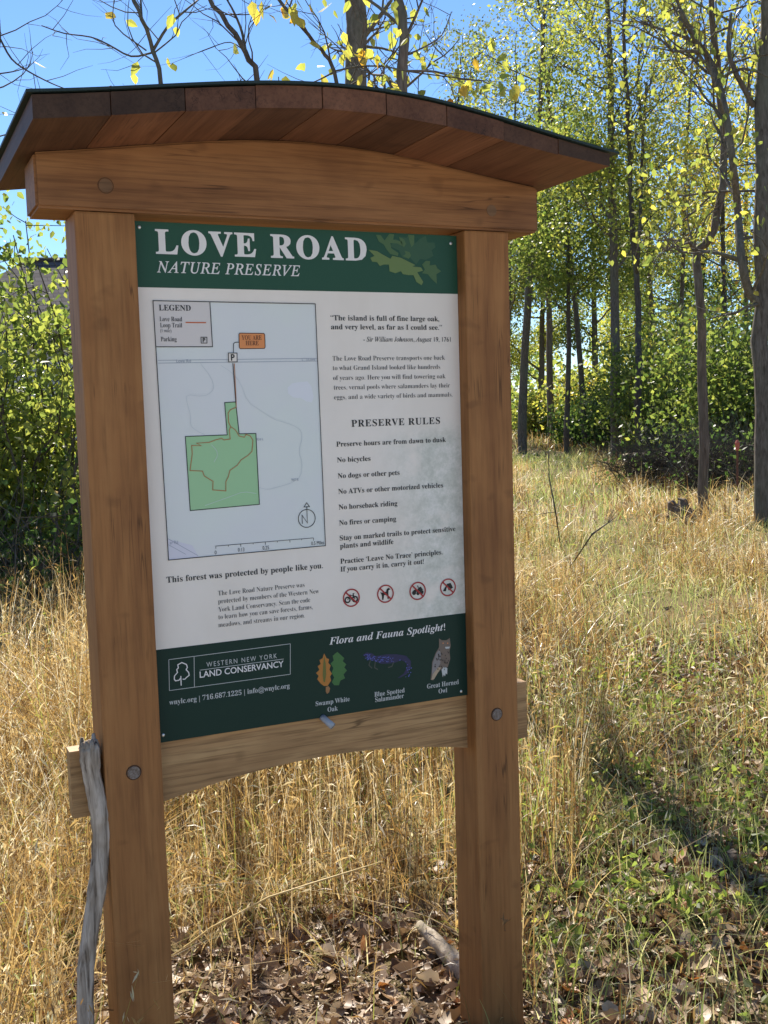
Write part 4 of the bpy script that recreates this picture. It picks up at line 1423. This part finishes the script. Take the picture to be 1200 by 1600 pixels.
def G(px, py, lift=0.0):            # ground point seen at a photo pixel
    v = ray(px, py)
    k = (GZ + lift - CAM[2]) / v[2]
    p = CAM + v * k
    p[2] = float(ground_h(p[0], p[1])) + lift
    return p


a, b = G(655, 1447, 0.06), G(735, 1530, 0.03)
stick_thing('fallen_branch', 'pale bleached piece of branch lying on the leaf litter left of the right post', 'branch', [a, a * 0.6 + b * 0.4 + np.array([0, 0, 0.01]), b], [0.016, 0.026, 0.030], M_log, 5, 10, 0.16)
a, b = at(975, 712, 27.5), at(1075, 714, 26)
a[2], b[2] = GZ + 0.56, GZ + 0.50
stick_thing('fallen_log', 'pale fallen log lying in front of the dark brush pile', 'log', [a, (a + b) / 2 + np.array([0, 0, 0.05]), b], [0.09, 0.13, 0.17], M_log, 6, 10)
a, b = at(855, 868, 9.5), at(955, 800, 10.2)
stick_thing('dead_stem', 'brown dead stem slanting up out of the grass right of the right post', 'stem', [G(890, 880, 0.0), at(925, 835, 8.2), at(962, 808, 8.3)], [0.008, 0.007, 0.003], M_bark_b, 8, 6, twigs=3)
stick_thing('dead_stem', 'dark dead stem curving up left of the slanting brown stem', 'stem', [G(875, 850, 0.0), at(868, 800, 8.9), at(858, 745, 9.0), at(857, 705, 9.0)], [0.007, 0.0065, 0.005, 0.003], M_bark_d, 9, 6, twigs=4)
a = at(1152, 692, 19)
b = np.array([a[0], a[1], GZ - 0.1])
pst = thing('marker_stake', 'thin rusty stake with a red top in front of the thick right trunk', 'stake', (a[0], a[1], GZ))
g = Geo()
g.tube([b, a - np.array([0, 0, 0.1])], [0.022, 0.02], 8)
g.build('shaft', flat_mat('rusty_metal', (0.16, 0.07, 0.045), 0.8), pst)
g = Geo()
g.tube([a - np.array([0, 0, 0.13]), a, a + np.array([0, 0, 0.05])], [0.032, 0.045, 0.02], 8)
g.build('cap', flat_mat('faded_red_paint', (0.5, 0.13, 0.09), 0.6), pst)
# rotten stump
c0 = gp(1067, 17.0)
rs = np.random.RandomState(5)
g = Geo()
for k in range(16):
    an = rs.uniform(0, 6.28)
    rr_ = abs(rs.normal()) * 0.16
    p = c0 + np.array([math.cos(an) * rr_, math.sin(an) * rr_, -0.05])
    q = p + np.array([rs.normal() * 0.08, rs.normal() * 0.08, rs.uniform(0.22, 0.46) - rr_ * 0.5])
    g.tube([p, (p + q) / 2 + rs.normal(size=3) * 0.02, q, q + np.array([rs.normal() * 0.04, rs.normal() * 0.04, 0.03])], [0.11, 0.09, 0.06, 0.012], 7, 0.5, True, 0.3, random.Random(k))
tag(g.build('stump', M_bark_b, None), 'small broken brown stump in the dry grass left of the bent tree', 'stump')
# pale long stem bending across the opening under the rail
stick_thing('grass_stem', 'long pale straw stem slanting across the opening under the rail', 'stem', [at(255, 1505, 3.5), at(330, 1450, 3.52), at(420, 1402, 3.55), at(520, 1370, 3.6), at(598, 1346, 3.7)], [0.004, 0.0045, 0.004, 0.0035, 0.002], flat_mat('straw', (0.55, 0.40, 0.16), 0.6), 10, 5, 0.02)
stick_thing('grass_stem', 'long fallen straw stem lying low in the dry grass left of the walking stick', 'stem', [at(-30, 1540, 3.5), at(60, 1520, 3.55), at(120, 1512, 3.6), at(175, 1500, 3.7)], [0.004, 0.0045, 0.004, 0.003], flat_mat('straw_dull', (0.45, 0.36, 0.2), 0.6), 11, 5, 0.02)

# ------------------------------------------------------------------ far wood, one mass
rs = np.random.RandomState(9)
n = 42000
dd = rs.uniform(84, 120, n)
bb = rs.uniform(-0.62, 0.75, n)
P = CAM[None, :] + FH[None, :] * dd[:, None] + RT0[None, :] * (bb * dd)[:, None]
hmax = 6 + 4 * np.sin(bb * 23) * np.sin(bb * 51 + dd * 0.2) + 3 * np.sin(bb * 97)
P[:, 2] = GZ + rs.uniform(0, 1, n) ** 1.25 * hmax
tag(quads_mesh('far_wood', leaf_quads(rs, P, 0.36), rs.uniform(0, 1, n), M_leaf_green), kind='stuff')

# ------------------------------------------------------------------ grass, weeds and dead leaves
def fan(rs, n, d0, d1, b0, b1, pw=1.0):
    """points on the ground in a wide sector in front of the camera, uniform per area"""
    u = rs.uniform(0, 1, n)
    d = np.sqrt(d0 ** 2 + u ** pw * (d1 ** 2 - d0 ** 2))
    b = rs.uniform(b0, b1, n)
    P = CAM[None, :] + FH[None, :] * d[:, None] + RT0[None, :] * (b * d)[:, None]
    P[:, 2] = ground_h(P[:, 0], P[:, 1])
    return P, d, b


def patch(P, s, ph):
    return 0.5 + 0.25 * (np.sin(P[:, 0] * s + ph + 1.3 * np.sin(P[:, 1] * s * 0.7)) + np.sin(P[:, 1] * s * 1.2 + 2 * ph + 1.1 * np.sin(P[:, 0] * s * 0.9 + ph)))


def blades(rs, P, h, w, lean, m=5, droop=0.5):
    n = len(P)
    an = rs.uniform(0, 2 * math.pi, n)
    ld = np.stack([np.cos(an), np.sin(an), np.zeros(n)], 1)
    fa = rs.uniform(0, 2 * math.pi, n)
    sd = np.stack([np.cos(fa), np.sin(fa), np.zeros(n)], 1)
    V = np.zeros((n, m, 2, 3), np.float32)
    for k in range(m):
        t = k / (m - 1)
        hor = lean * h * (0.35 * t + 0.65 * t ** 2)
        ver = h * (t - np.minimum(lean, 1.2) * droop * 0.45 * t ** 2)
        c_ = P + ld * hor[:, None]
        c_[:, 2] += ver
        ww = (w * (1 - 0.85 * t ** 1.5))[:, None] * 0.5
        V[:, k, 0] = c_ - sd * ww
        V[:, k, 1] = c_ + sd * ww
    return V, ld


def near_board(P):                       # bare strip worn under and before the board
    return (P[:, 0] > -0.05) & (P[:, 0] < 1.22) & (P[:, 1] < 0.95) & (P[:, 1] > -1.5)


def path_w(d, b):                        # worn grassy path leading off on the right
    c_ = 0.15 + 0.18 * np.exp(-np.clip(d - 5, 0, 99) / 9.0)
    return np.exp(-((b - c_) / (0.02 + 0.55 / np.maximum(d, 3))) ** 2) * (d < 45)


rs = np.random.RandomState(21)
VS, TS, HP, HT = [], [], [], []
CP, CS, CT = [], [], []


def clump(rs, P, per, sig):
    n = len(P)
    ci = rs.randint(0, max(1, n // per), n)
    Q = P[ci].copy()
    Q[:, :2] += rs.normal(size=(n, 2)) * (sig * (0.5 + rs.uniform(0, 1, max(1, n // per))[ci]))[:, None]
    Q[:, 2] = ground_h(Q[:, 0], Q[:, 1])
    v = Q - CAM
    d = v @ FH
    return Q, d, (v @ RT0) / np.maximum(d, 0.5), ci
for (n, d0, d1, wd) in ((30000, 2.4, 6.5, 0.0046), (56000, 6.5, 15, 0.007), (70000, 15, 34, 0.014), (56000, 34, 95, 0.035)):
    P, d, b = fan(rs, n, d0, d1, -0.56, 0.56)
    P, d, b, ci = clump(rs, P, 22, 0.075 + 0.004 * d0)
    chue = rs.normal(size=n)[ci]
    clean = rs.uniform(0.6, 1.7, n)[ci]
    ch = rs.uniform(0.65, 1.2, n)[ci]
    pn = patch(P, 1.7, 0.4)
    pf = patch(P, 0.35, 2.1)
    h = 0.34 + 0.36 * pn + 0.1 * rs.normal(size=n)
    tall = (b > -0.30) & (b < 0.185) & (d > 4.0) & (d < 6.8)
    h = np.where(tall, h + 0.22, h)
    h = np.where((b < -0.22) & (d > 5.0) & (d < 9), h + 0.3 * rs.uniform(0, 1, n), h)
    h = np.where((b > -0.24) & (b < 0.1) & (d < 4.9), np.minimum(h, 0.30 + 0.22 * (d - 3.7)), h)
    low = (b > np.where(d > 3.85, 0.185, 0.125)) & (d < 4.75 + 0.8 * pn)
    pw = path_w(d, b)
    keep = rs.uniform(0, 1, n) < np.where(near_board(P), np.where(P[:, 1] > 0.5, 0.12, 0.05), np.where(low, 0.34, 1.0)) * (1 - 0.8 * pw) * np.where(b > 0.1, 0.12 + 0.88 * np.clip(1.6 * pn - 0.2, 0, 1), 0.45 + 0.55 * pn)
    h = np.where((b > 0.2) & (d > 6), h * 0.78, h)
    h = np.where(low, h * 0.55, h) * (1 - 0.45 * pw)
    h = np.clip(h * ch * rs.uniform(0.6, 1.15, n), 0.08, 1.1)
    lean = np.abs(rs.normal(size=n)) * np.where(tall, 0.2, 0.42) * clean
    fall = rs.uniform(0, 1, n) < np.where(b < -0.2, 0.36, np.where(tall, 0.12, 0.24))
    lean = np.where(fall, rs.uniform(0.6, 1.6, n), lean)
    ok = keep
    P, d, b, h, lean, pn, pf, chue = P[ok], d[ok], b[ok], h[ok], lean[ok], pn[ok], pf[ok], chue[ok]
    n2 = len(P)
    w = wd * rs.uniform(0.6, 1.3, n2)
    V, ld = blades(rs, P, h, w, lean)
    t = np.clip(0.45 + 0.2 * (pf - 0.5) + np.where(b > 0.1, 0.25, 0.18) * chue + 0.2 * rs.normal(size=n2), 0, 0.93)
    t = np.where(rs.uniform(0, 1, n2) < 0.05 + 0.06 * (chue > 1.0), 1.0, t)
    VS.append(V)
    TS.append(t)
    if d0 < 30:                           # short broken blades and chaff tangled between the stems
        cs = rs.randint(0, n2, int(n2 * (1.7 if d0 < 5 else 1.2 if d0 < 10 else 0.7)))
        u = rs.uniform(0.05, 1.0, len(cs))
        C = P[cs] + rs.normal(size=(len(cs), 3)) * np.array([0.05, 0.05, 0.0]) * (1 + d0 / 12)
        C[:, 2] += h[cs] * u * 0.85
        sz = 1.0 + d0 / 9.0
        CP.append(C)
        CS.append(np.full(len(C), sz) * rs.uniform(0.5, 1.6, len(C)))
        tt = np.clip(t[cs] + 0.12 * rs.normal(size=len(cs)) + 0.06, 0, 0.95)
        CT.append(np.where(rs.uniform(0, 1, len(cs)) < 0.1, 1.0, tt))
    if d0 < 15:                           # feathery seed heads on the taller stems
        sel = np.where((h > 0.42) & (rs.uniform(0, 1, n2) < (0.5 if d0 < 5 else 0.22)))[0]
        tip = V[sel, -1].mean(1)
        bel = V[sel, -2].mean(1)
        for k in range(7):
            u = rs.uniform(-0.1, 1.0, len(sel))[:, None]
            HP.append(tip * u + bel * (1 - u) + rs.normal(size=(len(sel), 3)) * 0.006)
            HT.append(t[sel] + 0.1)
dry = strips_mesh('dry_grass', np.concatenate(VS), np.concatenate(TS), M_dry)
tag(dry, kind='stuff')
HP = np.concatenate(HP)
HT = np.concatenate(HT)
n = len(HP)
a = rs.normal(size=(n, 3)) * 0.5
a[:, 2] += 1.0
a /= np.linalg.norm(a, axis=1, keepdims=True)
bq = np.cross(a, rs.normal(size=(n, 3)))
bq /= np.linalg.norm(bq, axis=1, keepdims=True)
ln = (0.008 + 0.012 * rs.uniform(0, 1, n))[:, None]
V = np.stack([HP - a * ln, HP + bq * ln * 0.18, HP + a * ln, HP - bq * ln * 0.18], 1)
tag(quads_mesh('seed_heads', V, np.clip(HT, 0, 0.95), M_dry), kind='stuff')
C, cs, ct = np.concatenate(CP), np.concatenate(CS)[:, None], np.concatenate(CT)
n = len(C)
a = rs.normal(size=(n, 3)) * np.array([1, 1, 0.8])
a /= np.linalg.norm(a, axis=1, keepdims=True)
bq = np.cross(a, rs.normal(size=(n, 3)))
bq /= np.linalg.norm(bq, axis=1, keepdims=True)
sag = np.array([0, 0, -0.008])
V = np.stack([C - a * 0.021 * cs + sag, C + bq * 0.0021 * cs, C + a * 0.021 * cs + sag, C - bq * 0.0021 * cs], 1)
tag(quads_mesh('broken_straw', V, ct, M_dry), kind='stuff')

rs = np.random.RandomState(22)
VS, TS = [], []
for (n, d0, d1, wd, hh) in ((30000, 2.4, 7.0, 0.0045, 0.15), (42000, 7.0, 16, 0.008, 0.22), (40000, 16, 40, 0.02, 0.3), (22000, 40, 95, 0.05, 0.4)):
    P, d, b = fan(rs, n, d0, d1, -0.56, 0.56)
    pn = patch(P, 2.4, 1.9)
    pw = path_w(d, b)
    right = (b > 0.11) & (d < 6.5)
    gre = (b > 0.09) & (b < 0.19) & (d > 14)
    keep = rs.uniform(0, 1, n) < np.where(near_board(P), 0.10, np.where(right, 0.95, np.where(gre, 1.0, np.where(b < -0.2, 0.5, 0.4) + 0.5 * pw))) * (0.3 + 0.7 * pn)
    P, d, b, pn = P[keep], d[keep], b[keep], pn[keep]
    n2 = len(P)
    h = hh * rs.uniform(0.4, 1.4, n2)
    V, ld = blades(rs, P, h, wd * rs.uniform(0.6, 1.4, n2), np.abs(rs.normal(size=n2)) * 0.6 + 0.1)
    VS.append(V)
    TS.append(np.clip(0.5 + 0.24 * rs.normal(size=n2), 0, 1))
tag(strips_mesh('green_grass', np.concatenate(VS), np.concatenate(TS), M_grass), kind='stuff')


def litter(name, rs, P, size, mat, tint, zlift=0.012):
    n = len(P)
    nrm = rs.normal(size=(n, 3)) * 0.42
    nrm[:, 2] += 1
    nrm /= np.linalg.norm(nrm, axis=1, keepdims=True)
    a = np.cross(nrm, rs.normal(size=(n, 3)))
    a /= np.linalg.norm(a, axis=1, keepdims=True)
    b = np.cross(nrm, a)
    L = (size * np.clip(np.exp(rs.normal(size=n) * 0.42), 0.35, 1.9))[:, None]
    curl = rs.uniform(-0.5, 1.3, n)[:, None]
    fold = rs.uniform(-0.2, 0.9, n)[:, None]
    m = 6
    prof = [0.05, 0.62, 0.8, 1.0, 0.6, 0.03]
    V = np.zeros((2 * n, m, 2, 3), np.float32)
    asp = rs.uniform(0.26, 0.44, n)[:, None]
    C = P.copy()
    C[:, 2] += zlift * rs.uniform(0.3, 2.2, n)
    for k in range(m):
        t = k / (m - 1) - 0.5
        mid = C + a * L * t + nrm * L * curl * (t * t) * 0.9
        jag = rs.uniform(0.7, 1.15, (n, 1))
        wv = L * asp * prof[k] * jag
        up = nrm * wv * fold
        V[:n, k, 0] = mid
        V[:n, k, 1] = mid + b * wv + up
        V[n:, k, 0] = mid - b * wv + up
        V[n:, k, 1] = mid
    return tag(strips_mesh(name, V, np.concatenate([tint, tint]), mat), kind='stuff')


rs = np.random.RandomState(23)
PL = []
P, d, b = fan(rs, 8200, 2.3, 4.3, -0.45, 0.45)
PL.append(P[(near_board(P)) & (rs.uniform(0, 1, len(P)) < 0.35 + 0.65 * patch(P, 3.1, 1.0)) | (rs.uniform(0, 1, len(P)) < 0.25)])
P, d, b = fan(rs, 17000, 2.6, 8.5, 0.08, 0.5)
PL.append(P[rs.uniform(0, 1, len(P)) < 0.35 + 0.45 * patch(P, 1.9, 0.7)])
P, d, b = fan(rs, 5000, 3.5, 14, -0.5, 0.5)
PL.append(P[rs.uniform(0, 1, len(P)) < 0.6])
P = np.concatenate(PL)
litter('leaf_litter', rs, P, 0.05, M_litter, np.clip(0.48 + 0.26 * rs.normal(size=len(P)), 0, 0.98))

# crumbs, straw bits and twigs matted between the dead leaves
P, d, b = fan(rs, 60000, 2.3, 5.5, -0.45, 0.5)
P = P[(near_board(P) & (rs.uniform(0, 1, len(P)) < 0.9)) | (rs.uniform(0, 1, len(P)) < np.where(b > 0.1, 0.4, 0.15))]
n = len(P)
P[:, 2] += rs.uniform(0.004, 0.035, n)
a = rs.normal(size=(n, 3)) * np.array([1, 1, 0.25])
a /= np.linalg.norm(a, axis=1, keepdims=True)
bq = np.cross(a, rs.normal(size=(n, 3)) * 0.5 + np.array([0, 0, 1]))
bq /= np.linalg.norm(bq, axis=1, keepdims=True)
ln = (0.006 * np.exp(rs.normal(size=n) * 0.8))[:, None]
wd = np.minimum(ln * 0.7, 0.0035)
V = np.stack([P - a * ln, P + bq * wd, P + a * ln, P - bq * wd], 1)
tag(quads_mesh('litter_crumbs', V, np.clip(0.5 + 0.28 * rs.normal(size=n), 0, 0.95), M_litter), kind='stuff')

rs = np.random.RandomState(24)
P, d, b = fan(rs, 520, 2.6, 7.5, 0.1, 0.5)
P = P[rs.uniform(0, 1, len(P)) < 0.15 + 0.85 * patch(P, 1.6, 3.0)]
k = 14
Q = np.repeat(P, k, 0)
off = rs.normal(size=(len(Q), 3)) * 0.045
off[:, 2] = np.abs(off[:, 2]) * 1.6 + 0.02
V = big_leaves(rs, Q + off, 0.022, 1.7, -0.1)
t = np.clip(0.55 + 0.2 * rs.normal(size=len(Q)), 0, 0.9)
tag(quads_mesh('low_weeds', V, np.concatenate([t, t]), M_leaf_green), kind='stuff')

# a few leaves that stand out
for (px, py, s_, t_, lab) in ((1062, 1345, 0.12, 0.86, 'large orange and pale oak leaf lying on the grass at lower right'), (1078, 1138, 0.1, 0.9, 'bright orange leaf caught in the weeds beside the path'), (830, 1412, 0.06, 0.62, 'small yellow leaf on the litter at the foot of the right post')):
    rs = np.random.RandomState(int(px))
    p = G(px, py, 0.05)
    o = litter('fallen_leaf', rs, p[None, :], s_, M_leaf_fall, np.array([t_]))
    o['kind'] = 'thing'
    tag(o, lab, 'leaf')
